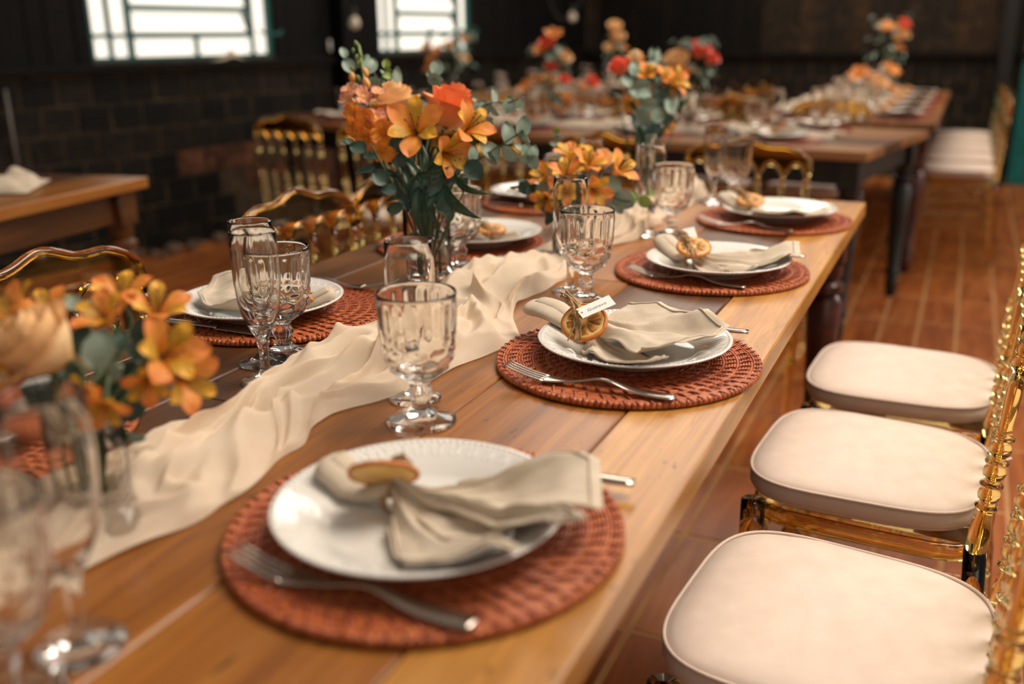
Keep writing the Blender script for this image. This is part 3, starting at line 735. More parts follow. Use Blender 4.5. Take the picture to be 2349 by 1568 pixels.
def cutlery(name, me, a, b, z, label, group):                          # from handle end a towards b
    d = V(b[0] - a[0], b[1] - a[1], 0); rz = math.atan2(-d.x, d.y)
    return tag(obj(name, me, None, None, (a[0], a[1], z), rz), label, name, group)

# ------------------------------------------------------------------ napkins tied with twine and a dried orange slice
def slice_meshes():
    R, T = .030, .0032
    peel = MB().tube([V(R * (1 + .02 * nz(q * .4)) * cos(2 * pi * q / 48), R * sin(2 * pi * q / 48), .0012 * nz(q * .3, 5)) for q in range(48)], (.0022, T), 8, None, True).mesh('orange_peel', PEEL)
    pith = MB().lathe([(0, -T * .7), (R - .001, -T * .7), (R - .001, T * .7), (R - .005, T * .55), (0, T * .4)], 40).mesh('orange_pith', PITH)
    segs = []
    for k in range(9):
        mb = MB(); a0 = 2 * pi * k / 9 + .06; a1 = 2 * pi * (k + 1) / 9 - .06
        def f(u, v, a0=a0, a1=a1):
            r = .004 + u * (R - .0095); a = a0 + (a1 - a0) * v
            if u < .3: a = (a0 + a1) / 2 + (a - (a0 + a1) / 2) * (u / .3)
            e = min(u, 1 - u, v, 1 - v) * 6
            return V(r * cos(a), r * sin(a), T * .5 + .0016 * min(1, e) + .0007 * nz(r * 400, a * 9))
        mb.grid(6, 6, f); segs.append(mb.mesh('orange_segment', PULP))
    return peel, pith, segs
SLM = slice_meshes()
def fan(mb, tie, border, z0, centre, folds, amp, ph, lift=0.004, nb=64, nr=24):
    bl = [V(x, y, 0) for x, y in border]; sm = smoothpath(bl, nb); cum = [0.0]
    for a, b in zip(bl, bl[1:]): cum.append(cum[-1] + (b - a).length)
    bp = []
    for k in range(nb + 1):
        t = cum[-1] * k / nb; i = max(i for i in range(len(bl) - 1) if cum[i] <= t + 1e-9); f_ = (t - cum[i]) / max(1e-6, cum[i + 1] - cum[i])
        bp.append((bl[i].lerp(bl[i + 1], f_)) * .75 + sm[k] * .25 if False else bl[i].lerp(bl[i + 1], f_))
    def f(u, v):
        j = min(int(round(v * nb)), nb); b = bp[j]; r = u; p = V(tie[0], tie[1], 0) * (1 - r) + b * r
        d = (p - V(*centre, 0)).length
        fo = (1 - abs(sin(pi * folds * v + ph + 1.3 * nz(v * 3, r * 1.5, ph)))) ** 1.1 + .34 * nz(v * 7 + ph, r * 3.0, 2) + .12 * nz(v * 17 + ph, r * 8.0, 6)
        env = (r ** .55) * (1.0 - .55 * r)
        z = z0 + plate_z(d) + lift + amp * env * max(0.0, fo) * 1.7 + .016 * math.exp(-(r / .16) ** 2)
        return V(p.x, p.y, z)
    o = len(mb.v); mb.grid(nr, nb, f)
    # thread hem just inside the free edge
    pts = []
    for j in range(nb + 1):
        q = f(.95, j / nb); pts.append(q + V(0, 0, .0008))
    mb.tube(pts, .0005, 5)
def tail(mb, tie, tip, wmax, z0, centre, zt=.02):
    a, b = V(*tie, 0), V(*tip, 0); n = 18; pts = []; rad = []
    for i in range(n + 1):
        t = i / n; p = a.lerp(b, t); d = (p - V(*centre, 0)).length
        hgt = (.0075 + .004 * t) if t < .9 else .0085
        w_ = .010 + (wmax - .010) * min(1, t / .55) ** .8
        if t > .82: w_ *= math.sqrt(max(.02, 1 - ((t - .82) / .185) ** 2))
        p.z = z0 + plate_z(d) + hgt + .010 * math.exp(-(t / .2) ** 2); pts.append(p); rad.append((w_, hgt * .95 if t < .95 else hgt * .6))
    side = (b - a).cross(V(0, 0, 1)).normalized()
    mb.tube(pts, rad, 20, side)
    mb.tube([p + V(0, 0, r[1] * .9) + side * r[0] * .25 for p, r in zip(pts[2:-3], rad[2:-3])], [(r[0] * .55, .004) for r in rad[2:-3]], 12, side)
NAPS = {}
def onz(px, py, z):                                                    # the point of the level z seen at a pixel
    d = at(px, py, 1.0) - CAM; return CAM + d * ((z - CAM.z) / d.z)
def napkin(key, label, centre, z0, tie, tip, wmax, fans, sl_dir, sl_off=(0, 0, .012), card=None, group=None, slice_on=True, bow=1.0):
    """all positions are world metres; the root stands on the plate centre"""
    r = root('napkin', label, 'napkin', (centre[0], centre[1], z0), 0, group)
    sh = lambda q, z: (CAM.x + (q[0] - CAM.x) * (CAM.z - z) / (CAM.z - .80), CAM.y + (q[1] - CAM.y) * (CAM.z - z) / (CAM.z - .80))
    tie = sh(tie, .816); tip = sh(tip, .812); fans = [([sh(q, .812) for q in b], f_, am, p_, l_) for b, f_, am, p_, l_ in fans]
    mb = MB(); L = lambda p: (p[0] - centre[0], p[1] - centre[1])
    tail(mb, L(tie), L(tip), wmax, 0, (0, 0))
    for b, folds, amp, ph, lift in fans: fan(mb, L(tie), [L(q) for q in b], 0, (0, 0), folds, amp, ph, lift)
    o = obj('cloth', mb.mesh('napkin_cloth', LINEN), r)
    sd = o.modifiers.new('thick', 'SOLIDIFY'); sd.thickness = .0010; sd.offset = 1
    tx, ty = L(tie); zt = plate_z(math.hypot(tx, ty)) + .012
    if slice_on:
        S = Matrix.Translation(V(tx + sl_off[0], ty + sl_off[1], zt + sl_off[2])) @ rot_to(sl_dir, .4)
        if isinstance(slice_on, Vector): S.translation = slice_on - V(centre[0], centre[1], z0); sl_off = S.translation - V(tx, ty, zt)
        so = obj('orange_slice', SLM[0], r, S)
        so['label'] = 'dried orange slice tied to the napkin'
        obj('pith', SLM[1], so)
        for k in SLM[2]: obj('segment', k, so)
    # twine: three turns round the gathered cloth and a loose bow over the slice
    ax = (V(*tie, 0) - V(*tip, 0)).normalized(); sd_ = ax.cross(V(0, 0, 1)); c = V(tx, ty, zt - .002)
    n = Vector(sl_dir).normalized(); top = c + V(*sl_off) + n * .005; tw = MB()
    for k in range(3):
        off = ax * (.003 * (k - 1))
        tw.tube([c + off + sd_ * (.013 * cos(a)) + V(0, 0, .012 * sin(a)) for a in [2 * pi * q / 20 for q in range(20)]], .0012, 6, None, True)
    if slice_on:
        e1 = n.cross(V(0, 0, 1)); e1 = (e1 if e1.length > .1 else V(1, 0, 0)).normalized(); e2 = e1.cross(n).normalized(); e2 = e2 if e2.z + e2.y > 0 else -e2
        top = top + e1 * .009; e2 = (e2 + e1 * .22).normalized() * bow; e1 = e1 * bow; n = n * (.4 + .6 * bow)
        for k in range(3): tw.tube([top + e2 * t * .034 + e1 * (.0024 * (k - 1) + .0016 * sin(t * 5 + k)) + n * (.0024 - .003 * t * t) for t in [-1 + q / 6 for q in range(13)]], .0017, 6)
        rn = random.Random(key)
        for k in range(6):
            s_ = 1 if k % 2 else -1
            tw.tube(smoothpath([top + n * .003, top + e1 * .003 * s_ + e2 * rn.uniform(.01, .02) + n * .008, top + e1 * rn.uniform(-.002, .012) + e2 * rn.uniform(.022, .036) + n * rn.uniform(.004, .012), top + e1 * rn.uniform(.004, .026) + e2 * rn.uniform(.026, .046) + n * rn.uniform(.0, .010)], 10), .0014, 5)
        tw.tube([top + n * .003 + e1 * (.006 * cos(q * pi / 6)) + n * (.006 + .006 * sin(q * pi / 6)) + e2 * .006 for q in range(13)], .0011, 5)
        for k in range(3): tw.tube(smoothpath([top + n * .003, top - e2 * .016 + e1 * (.005 * (k - 1)) + n * .003, top - e2 * rn.uniform(.028, .036) + e1 * (.009 * (k - 1) + .004)], 8), .0012, 5)
    obj('twine', tw.mesh('twine', TWINE), r)
    if card:
        A, B, H, text = card                                         # two ends of the lower long edge and the height vector (world)
        A, B, H = [Vector(q) for q in (A, B, H)]
        ex = (B - A); l = ex.length; ex.normalize(); ez = ex.cross(H).normalized(); ey = ez.cross(ex)
        Mx = Matrix((ex, ey, ez)).transposed().to_4x4(); Mx.translation = A - V(centre[0], centre[1], z0)
        hh = H.length
        co = obj('name_card', MB().box((l / 2, hh / 2, 0), (l, hh, .0005)).mesh('name_card', CARD, False), r, Mx)
        obj('card_hole', MB().lathe([(.0010, 0), (.0016, .0003), (.0010, .0006)], 10).mesh('card_hole', TWINE), co, Matrix.Translation(V(.004, hh / 2, 0)))
        if text:
            fc = bpy.data.curves.new('lettering', 'FONT'); fc.body = text; fc.size = hh * .36; fc.extrude = .00006; fc.align_x = 'CENTER'; fc.align_y = 'CENTER'; fc.space_character = 1.1
            ft = bpy.data.objects.new('lettering', fc); COL.objects.link(ft); bpy.context.view_layer.update()
            lm_ = bpy.data.meshes.new_from_object(ft.evaluated_get(bpy.context.evaluated_depsgraph_get())); bpy.data.objects.remove(ft); lm_.materials.clear(); lm_.materials.append(INK)
            obj('lettering', lm_, co, Matrix.Translation(V(l * .52, hh * .46, .0004)))
    return r

# ------------------------------------------------------------------ the front table's place settings
ZM = TT + 0.0005; ZP = TT + 0.0098
GM = 'woven placemats on the front table'; GP = 'white plates on the front table'; GN = 'napkins on the front table'; GG = 'goblets on the front table'; GF = 'flutes on the front table'; GC = 'cutlery on the front table'
for x, y, lb in [(-.192, .672, 'orange-brown woven round placemat under the large plate closest to the lens'),
        (-.172, 1.192, 'orange-brown woven round placemat under the plate with the lettered name card'),
        (-.192, 1.751, 'reddish woven round placemat under the plate with the small square card'),
        (-.177, 2.312, 'reddish woven round placemat at the far aisle corner of the honey table'),
        (-.772, .650, 'woven round placemat mostly hidden behind the blurred lily tumbler'),
        (-.774, 1.209, 'woven round placemat beneath the plate behind three grouped glasses'),
        (-.748, 1.798, 'woven round placemat beneath the plate beside the tall rose vase'),
        (-.775, 2.360, 'dark woven round placemat behind the low bowl of lilies')]: woven_mat(x, y, ZM, lb, GM, random.uniform(0, 6))
PC = {'R1': (-.192, .664), 'R2': (-.166, 1.203), 'R3': (-.175, 1.733), 'R4': (-.165, 2.317), 'L1': (-.79, .640), 'L2': (-.786, 1.180), 'L3': (-.705, 1.808), 'L4': (-.815, 2.385)}
for k, lb in [('R1', 'large white plate closest to the lens, holding a napkin with an edge-on orange slice'), ('R2', 'white plate holding the napkin with the lettered name card'),
        ('R3', 'white plate holding the frayed napkin with a small square card'), ('R4', 'white plate at the far aisle corner of the honey table'), ('L1', 'white plate hidden behind the blurred lily tumbler'),
        ('L2', 'white plate behind the two flutes and goblet, embossed rim shining'), ('L3', 'white plate beside the tall rose vase, partly hidden'), ('L4', 'white plate behind the low bowl of lilies')]:
    plate((PC[k][0], PC[k][1], ZP), lb, GP)
camdir = lambda x, y: (CAM - V(x, y, TT)).normalized()
# napkin with the edge-on slice
napkin(1, 'beige linen napkin opened in two lobes, orange slice seen edge-on', PC['R1'], ZP, (-.245, .700), (-.326, .704), .021,
       [([(-.190, .738), (-.107, .800), (-.072, .802), (-.036, .712), (-.055, .700), (-.100, .668), (-.150, .640)], 1.6, .016, 2.2, .006),
        ([(-.120, .700), (-.075, .690), (-.033, .664), (-.060, .651)], 1.2, .018, .3, .012),
        ([(-.115, .668), (-.090, .640), (-.067, .614), (-.110, .590), (-.156, .575), (-.185, .606), (-.212, .640)], 1.3, .015, .9, .006)],
       (-.30, .62, .72), (-.004, -.006, .016), None, GN, onz(880, 1085, .826), .6)
# napkin with the name card
napkin(2, 'beige linen napkin fanned out, with orange slice and lettered name card', PC['R2'], ZP, (-.255, 1.262), (-.362, 1.290), .026,
       [([(-.222, 1.360), (-.180, 1.375), (-.130, 1.345), (-.055, 1.292), (-.066, 1.240), (-.096, 1.178), (-.135, 1.150)], 2.2, .024, .4, .014),
        ([(-.150, 1.200), (-.110, 1.160), (-.098, 1.135), (-.130, 1.112), (-.165, 1.108), (-.205, 1.135), (-.228, 1.165)], 1.6, .012, 2.0, .004)],
       (.06, -.60, .80), (.002, -.012, .018), (at(1337, 730, 1.285), at(1413, 697, 1.293), at(1394.5, 677.5, 1.308) - at(1413, 697, 1.293), 'Gustavo'), GN, onz(1340, 738, .826))
# napkin with the small card
napkin(3, 'frayed beige napkin with orange slice and small square card', PC['R3'], ZP, (-.244, 1.805), (-.322, 1.846), .022,
       [([(-.190, 1.850), (-.140, 1.862), (-.052, 1.878), (-.036, 1.800), (-.060, 1.760), (-.099, 1.728)], 3.2, .014, 1.0, .010),
        ([(-.110, 1.770), (-.099, 1.725), (-.140, 1.706), (-.190, 1.705), (-.215, 1.735)], 2.0, .013, 2.4, .004)],
       (.12, -.35, .93), (.008, -.008, .019), (at(1574, 553, 1.82), at(1601, 547, 1.82), at(1588, 521, 1.83) - at(1601, 547, 1.82), None), GN, onz(1592, 566, .824))
napkin(4, 'beige napkin with orange slice on the far corner plate', PC['R4'], ZP, (-.245, 2.375), (-.330, 2.425), .022,
       [([(-.200, 2.400), (-.150, 2.405), (-.072, 2.383), (-.050, 2.320), (-.082, 2.245), (-.150, 2.222), (-.215, 2.255)], 2.6, .012, .2, .006)], (.1, -.3, .95), (.004, -.004, .018), None, GN, onz(1722, 458, .822))
napkin(5, 'beige napkin seen behind the flutes, rolled end tied with twine', PC['L2'], ZP, (-.762, 1.225), (-.700, 1.262), .020,
       [([(-.800, 1.290), (-.880, 1.275), (-.930, 1.235), (-.905, 1.165), (-.850, 1.125), (-.775, 1.120)], 1.4, .030, 1.2, .016)], (.05, .45, .89), (.004, .010, .012), None, GN)
napkin(6, 'beige napkin with orange slice beside the tall rose vase', PC['L3'], ZP, (-.700, 1.850), (-.640, 1.868), .020,
       [([(-.735, 1.910), (-.790, 1.890), (-.815, 1.820), (-.790, 1.750), (-.720, 1.740), (-.680, 1.760)], 1.8, .018, .5, .010)], (.1, -.1, .98), (0, 0, .018), None, GN)
napkin(7, 'beige napkin on the plate behind the low lilies', PC['L4'], ZP, (-.790, 2.40), (-.720, 2.41), .020,
       [([(-.82, 2.46), (-.89, 2.44), (-.91, 2.38), (-.88, 2.31), (-.81, 2.31)], 1.8, .016, .5, .010)], (.1, -.1, .98), (0, 0, .018), None, GN)
napkin(8, 'beige napkin on the plate hidden by blurred lilies', PC['L1'], ZP, (-.760, .66), (-.690, .67), .020,
       [([(-.80, .72), (-.87, .70), (-.89, .64), (-.86, .57), (-.79, .57)], 1.8, .016, .5, .010)], (.1, -.1, .98), (0, 0, .018), None, GN)
ZC = TT + 0.0105
for a, b, lb in [((-.076, .542), (-.300, .540), 'steel fork beside the large closest plate, tines blurred and bright'), ((-.066, 1.052), (-.280, 1.056), 'steel fork lying sharp beside the plate with the lettered card'),
        ((-.098, 1.615), (-.316, 1.645), 'steel fork beside the plate with the small square card'), ((-.105, 2.15), (-.320, 2.185), 'steel fork beside the far corner plate'),
        ((-.885, 1.352), (-.680, 1.372), 'steel fork beyond the plate behind the flutes'), ((-.885, 1.955), (-.66, 1.968), 'steel fork beyond the plate beside the rose vase')]:
    cutlery('fork', FORK, a, b, ZC, lb, GC)
for a, b, lb in [((-.040, 1.352), (-.270, 1.335), 'steel knife under the rim of the lettered card plate, handle end showing'), ((-.040, .812), (-.270, .80), 'steel knife hidden behind the large closest plate'),
        ((-.040, 1.892), (-.270, 1.878), 'steel knife behind the plate with the small square card'), ((-.885, 1.072), (-.660, 1.075), 'steel knife in front of the plate behind the flutes'),
        ((-.895, 1.690), (-.665, 1.680), 'steel knife in front of the plate beside the rose vase'), ((-.900, 2.245), (-.680, 2.230), 'steel knife in front of the plate behind the low lilies')]:
    cutlery('knife', KNIFE, a, b, ZC, lb, GC)
for x, y, lb in [(-.327, .898, 'textured glass goblet standing just beyond the large closest plate'), (-.336, 1.470, 'textured glass goblet in sharp focus behind the name card'),
        (-.356, 2.065, 'textured glass goblet behind the small square card'), (-.330, 2.571, 'textured glass goblet near the far corner plate'),
        (-.630, 1.035, 'textured glass goblet grouped with two flutes'), (-.645, 1.600, 'textured glass goblet behind the tall rose vase leaves'),
        (-.330, .343, 'heavily blurred glass goblet at the corner of the table closest to the lens'), (-.655, 2.16, 'textured glass goblet behind the low lilies')]: goblet((x, y, ZM), lb, GG)
for x, y, lb in [(-.372, .960, 'clear flute behind the goblet by the large closest plate'), (-.385, 1.520, 'clear flute behind the sharp goblet, rim over orange lilies'),
        (-.400, 2.050, 'clear flute between the tall slim vase and third goblet'), (-.372, 2.520, 'clear flute beside the far corner goblet'),
        (-.637, .996, 'clear flute behind its twin, rim higher, by the draped gauze'), (-.585, .938, 'clear flute closest of the three grouped glasses, foot hidden by gauze'),
        (-.622, 1.545, 'clear flute in front of the goblet by the rose vase'), (-.341, .417, 'heavily blurred clear flute before the lily tumbler'), (-.57, 2.12, 'clear flute behind the low lilies')]: flute((x, y, ZM), lb, GF)

# ------------------------------------------------------------------ gauze runners
def interp(tab, t):
    for a, b in zip(tab, tab[1:]):
        if t <= b[0]:
            f = (t - a[0]) / (b[0] - a[0]); f = max(0, min(1, f)); f = f * f * (3 - 2 * f); return [p + (q - p) * f for p, q in zip(a[1:], b[1:])]
    return list(tab[-1][1:])
def runner_mesh(tab, y0, y1, nu, nv, amp, seed):
    mb = MB()
    def f(u, v):
        y = y0 + (y1 - y0) * v; xc, hw = interp(tab, y)
        ed = sin(pi * min(1, max(0, u))) ** .5
        q1 = nz(u * 2.7 + 1.1 * nz(y * 3.1, u, seed), y * 4.2 + .9 * nz(u * 2.2, y * 3.0, seed + 5), seed)
        q2 = nz(u * 5.2 + 2.0 * nz(y * 5.0, u * 2, seed + 2), y * 9.5 + 3 * u, seed + 8)
        r1 = (1 - min(1, abs(q1) * 2.4)) ** 1.5; r2 = (1 - min(1, abs(q2) * 2.6)) ** 1.6
        big = .65 + .8 * max(0, nz(y * 4.2, seed + 3) + .3)
        lowv = 1 - .6 * math.exp(-((y - 1.72) / .16) ** 2)
        z = lowv * amp * ed * big * (.26 + .85 * r1 + .58 * r2 + .08 * nz(u * 11 + 2 * nz(y * 9, u * 3, 1), y * 22, seed + 4)) + .0022 + .007 * (1 - ed) * max(0, nz(y * 14, u * 2, 9) + .2)
        x = xc + hw * (2 * u - 1) * (1 + .25 * nz(y * 4 + 9, 2.0 * (u > .5), seed)) + amp * .8 * ed * q1 + amp * .3 * q2
        yy = y + amp * .9 * ed * nz(y * 6, u * 4, seed + 11)
        return V(x, yy, max(.0014, z))
    mb.grid(nv, nu, lambda a, b: f(b, a)); return mb
rm_ = runner_mesh([(.1, -.52, .11), (.48, -.505, .09), (.62, -.475, .075), (.74, -.48, .07), (.86, -.50, .075), (1.0, -.485, .105), (1.18, -.445, .095), (1.42, -.51, .085), (1.60, -.52, .090), (1.82, -.515, .065), (2.0, -.485, .075), (2.3, -.49, .065), (2.7, -.465, .06)], .12, 2.66, 60, 420, .040, 4.0)
rn_o = tag(obj('table_runner', rm_.mesh('table_runner', GAUZE), None, None, (0, 0, TT)), 'crumpled cream gauze runner down the middle of the honey wood table', 'runner')
sb = rn_o.modifiers.new('sub', 'SUBSURF'); sb.levels = 1; sb.render_levels = 1
for lb, M_, L_ in [('cream gauze runner along the crosswise table', Matrix.Translation(T2(0, T2W * .5, TT)) @ Matrix.Rotation(pi / 2 - R2A, 4, 'Z'), (.25, 3.0)),
        ('cream gauze runner along the aisle table', Matrix.Translation(V((T3X0 + T3X1) / 2, T3Y0, TT)), (.0, 2.9)), ('cream gauze runner along the crowded table', Matrix.Translation(V((T4X0 + T4X1) / 2, T4Y0, TT)), (.05, 2.8))]:
    tag(obj('table_runner', runner_mesh([(-1, 0, .10), (4, 0, .10)], L_[0], L_[1], 20, 120, .03, random.random() * 9).mesh('far_runner', GAUZE), None, M_), lb, 'runner')

# ------------------------------------------------------------------ settings on the far tables
FARN = [c for c in bpy.data.objects if c.get('label', '').startswith('beige napkin with orange slice on the far corner')][0]
ORD = ['first', 'second', 'third', 'fourth', 'fifth', 'sixth']
def setting(p, inward, k, where, grp, outer_rz, glasses=True, lit=1.0):
    """p: mat centre on the table top; inward: unit vector to the table's middle"""
    n_ = '%s from %s' % (ORD[k], where); sd = V(-inward.y, inward.x, 0)
    far_mat(p, 'red woven placemat, ' + n_, 'placemats ' + grp)
    pp = p + V(0, 0, .0092)
    plate(tuple(pp), 'white plate, ' + n_, 'plates ' + grp, True)
    clone(FARN, pp, outer_rz, 'beige napkin with orange slice, ' + n_, 'napkins ' + grp, ('name_card',))
    if glasses:
        g = p + inward * .17 + sd * .16; goblet((g.x, g.y, p.z), 'glass goblet, ' + n_, 'goblets ' + grp, True)
        g = p + inward * .20 + sd * .08; flute((g.x, g.y, p.z), 'glass flute, ' + n_, 'flutes ' + grp, True)
def dirang(v): return math.atan2(v.y, v.x) - pi              # the fan opens toward the diner
for k in range(5):
    setting(T2(-.43 - .62 * k, .22, TT), uy, k, 'the aisle on near side of crosswise table', 'on the near side of the crosswise table', dirang(uy))
    setting(T2(-.47 - .62 * k, T2W - .21, TT), -uy, k, 'the aisle on far side of crosswise table', 'on the far side of the crosswise table', dirang(-uy))
for k in range(5):
    setting(V(T3X1 - .20, T3Y0 + .27 + .50 * k, TT), V(-1, 0, 0), k, 'near end on aisle side of aisle table', 'on the aisle side of the aisle table', dirang(V(-1, 0, 0)))
    setting(V(T3X0 + .20, T3Y0 + .27 + .50 * k, TT), V(1, 0, 0), k, 'near end on inner side of aisle table', 'on the inner side of the aisle table', dirang(V(1, 0, 0)))
    setting(V(T4X1 - .20, T4Y0 + .27 + .55 * k, TT), V(-1, 0, 0), k, 'near end on hall side of crowded table', 'on the hall side of the crowded table', dirang(V(-1, 0, 0)))
    setting(V(T4X0 + .20, T4Y0 + .27 + .55 * k, TT), V(1, 0, 0), k, 'near end on wall side of crowded table', 'on the wall side of the crowded table', dirang(V(1, 0, 0)))
for i, x in enumerate((-.755, -.685)):
    tag(obj('candle_cup', MB().lathe([(0, 0), (.024, 0), (.027, .004), (.028, .055), (.0285, .058), (.026, .057), (.025, .045), (0, .044)], 24).mesh('candle_cup', PORCELAIN), None, None, (x + .02, 4.09 - x * .02, TT + .0005)),
        'small pale cup on the crosswise table, %s' % ('beside its twin, nearer the goblets' if i else 'beside its twin, nearer the slim vase'), 'cup', 'pale cups on the crosswise table')
# the table by the wall: dark red runner and a folded napkin
tag(obj('table_runner', MB().box((0, 0, .0012), (.36, 1.3, .002), .0005).mesh('red_runner', plain('dark_red_cloth', '#5a231a', .8, '#4a1c14', 60), False), None, Matrix.Translation(V(-2.66, 1.60, TT)) @ Matrix.Rotation(TLA, 4, 'Z')), 'dark red cloth runner on the table by the brick wall', 'runner')
nb_ = MB().grid(20, 34, lambda u, v: V((u - .5) * .24 * (1 - .35 * v), (v - .5) * .30, .003 + .05 * sin(pi * u) ** .6 * sin(pi * min(1, v * 1.02)) ** .5 * (.8 + .9 * nz(u * 4, v * 5, 2)) ))
tag(obj('napkin', nb_.mesh('folded_napkin', LINEN), None, None, (-2.475, 2.05, TT + .002), .5), 'puffed pale napkin lying alone on the dark table by the wall', 'napkin')

# ------------------------------------------------------------------ vases and flowers
def ident(p): return Matrix.Translation(p)
def wmat(p, y_ang, tilt, scale, tilt2=0.0):
    """facing the lens: local y along image angle y_ang (degrees), turned by tilt about it"""
    a = math.radians(y_ang); y = RR * cos(a) + UU * sin(a); z = -FW; x = y.cross(z)
    m = Matrix((x, y, z)).transposed().to_4x4()
    m = m @ Matrix.Rotation(math.radians(tilt), 4, 'Y') @ Matrix.Rotation(math.radians(tilt2), 4, 'X') @ Matrix.Diagonal((scale, scale, scale, 1))
    m.translation = p; return m
def idir(dx, dy, dz): return (RR * dx + UU * dy - FW * dz).normalized()
def leaf_mesh(name, mat, width, bend, tip=1.0, n=8, k=10, wavy=0.0):
    mb = MB()
    def f(u, v):
        s = 2 * v - 1; wd_ = width * (sin(pi * u ** (.75 if tip < 1 else .9)) ** (.75 if tip < 1 else .6)); wd_ *= .5
        return V(s * wd_, u - .5, .16 * width * s * s - bend * (u - .35) ** 2 + wavy * sin(u * 9 + s))
    mb.grid(k, n, f); return mb.mesh(name, mat)
EUC = [leaf_mesh('eucalyptus_leaf', m, w_, b) for m in (L_EUC, L_EUCD, L_LIME) for w_, b in ((.86, .25), (.72, .5))]
LANCE = [leaf_mesh('lance_leaf', m, .30, b, .9, 6, 14) for m in (L_DARK, L_EUCD) for b in (.5, 1.1)]
def lily_petal(name, mat, Wd, up_, out):
    mb = MB()
    def f(u, v):
        s = 2 * v - 1; wd_ = Wd * .5 * (.16 + .84 * min(1, u / .62) ** 1.1) * max(0.0, 1 - max(0, (u - .45) / .55) ** 2.2) ** .72
        r = .06 + out * u ** 1.25; h = up_ * (u - .42 * u ** 2.6)
        return V(r + .10 * s * s * u, s * wd_, h + .22 * Wd * s * s * (1 - u * .6) + .012 * sin(14 * u + 5 * s) * u)
    mb.grid(12, 8, f); return mb.mesh(name, mat)
LP_OUT = lily_petal('lily_petal', P_ALS, .56, .86, .64); LP_IN = lily_petal('lily_inner_petal', P_ALS_IN, .43, .95, .54)
def rose_petal(name, mat, curl):
    mb = MB()
    def f(u, v):
        s = 2 * v - 1; a = s * 1.12 * (1 - .22 * max(0, u - .6) ** 1.5 * 2)
        r = .30 + .70 * sin(min(1, u * 1.15) * pi / 2) + curl * max(0, u - .68) ** 1.4 * 2.2 - .03 * s * s * u
        h = 1.08 * u - curl * max(0, u - .72) * .9 - .07 * s ** 4 * u + .03 * nz(s * 3, u * 3, curl * 9)
        return V(r * cos(a), r * sin(a), h)
    mb.grid(10, 10, f); return mb.mesh(name, mat)
ROSES = {k: [rose_petal('rose_petal', m, c) for c in (.05, .32, .65)] for k, m in (('orange', P_ROSE), ('peach', P_PEACH), ('coral', P_CORAL))}
def rose_mats():
    out = []; g = 2.399
    for n_, rad, hh, z0, cu, lean in ((3, .24, 1.45, .20, 0, -.05), (3, .40, 1.45, .14, 0, -.03), (4, .57, 1.45, .06, 1, 0.0), (5, .76, 1.40, -.02, 1, .04), (5, .92, 1.24, -.06, 2, .10)):
        for i in range(n_):
            a = g * len(out) + 2 * pi * i / n_
            out.append((cu, Matrix.Rotation(a, 4, 'Z') @ Matrix.Translation(V(0, 0, z0)) @ Matrix.Rotation(lean, 4, 'Y') @ Matrix.Diagonal((rad, rad * 1.05, hh, 1))))
    return out
RMT = rose_mats()
def joined(name, pieces, mat):                                         # one mesh out of (mesh, matrix) pieces, for blooms too small to show petals
    mb = MB()
    for me, mx in pieces:
        o = mb.add([mx @ v.co for v in me.vertices], [tuple(p.vertices) for p in me.polygons])
        if me.uv_layers:
            for l in me.loops: mb.uv[o + l.vertex_index] = tuple(me.uv_layers[0].data[l.index].uv)
    return mb.mesh(name, mat)
LPM = [(LP_OUT, Matrix.Rotation(2 * pi * i / 3, 4, 'Z')) for i in range(3)] + [(LP_IN, Matrix.Rotation(2 * pi * (i + .5) / 3, 4, 'Z')) for i in range(3)]
FAR_LILY = joined('far_lily', LPM, P_ALS)
FAR_ROSE = {k: joined('far_rose', [(ROSES[k][c], m) for c, m in RMT[6:]], ROSES[k][0].materials[0]) for k in ROSES}
def stem_to(r, base, head, d, rad=.0022, name='stem', mat=None):
    c = base + V((head.x - base.x) * .25, (head.y - base.y) * .25, max(.07, (head.z - base.z) * .55))
    pts = smoothpath([V(0, 0, 0), c - base, head - d * .03 - base, head - base], 14)
    return obj(name, MB().tube(pts, rad, 6).mesh('flower_stem', mat or STEM), r)
GFL = {'V0': 'flowers in the blurred tumbler', 'V1': 'flowers in the tall rose vase', 'V2': 'flowers in the low textured vase', 'V3': 'flowers in the tall slim vase'}
def lily(label, p, d, size, base, grp, spin=0.0, open_=1.0):
    d = Vector(d).normalized(); b = base + V(random.uniform(-.012, .012), random.uniform(-.012, .012), 0)
    r = root('lily', label, 'flower', b, 0, grp); size *= 1.22; H = Matrix.Translation(p - b) @ rot_to(d, spin) @ Matrix.Diagonal((size * open_, size * open_, size, 1)) @ Matrix.Translation(V(0, 0, -.35))
    for i in range(3): obj('petal', LP_OUT, r, H @ Matrix.Rotation(2 * pi * i / 3 + random.uniform(-.1, .1), 4, 'Z') @ Matrix.Rotation(random.uniform(-.12, .14), 4, 'Y'))
    for i in range(3): obj('petal', LP_IN, r, H @ Matrix.Rotation(2 * pi * (i + .5) / 3, 4, 'Z') @ Matrix.Rotation(random.uniform(-.12, .1), 4, 'Y'))
    st = MB()
    for i in range(5):
        a = 1.3 * i; st.tube(smoothpath([V(0, 0, .05), V(.06 * cos(a), .06 * sin(a), .4), V(.16 * cos(a), .16 * sin(a), .72)], 6), .010, 5)
        st.lathe([(0, -.05), (.025, -.02), (.025, .02), (0, .05)], 6, None, Matrix.Translation(V(.16 * cos(a), .16 * sin(a), .74)))
    obj('stamens', st.mesh('stamens', POLLEN), r, H)
    stem_to(r, b, p - d * size * .3, d); return r
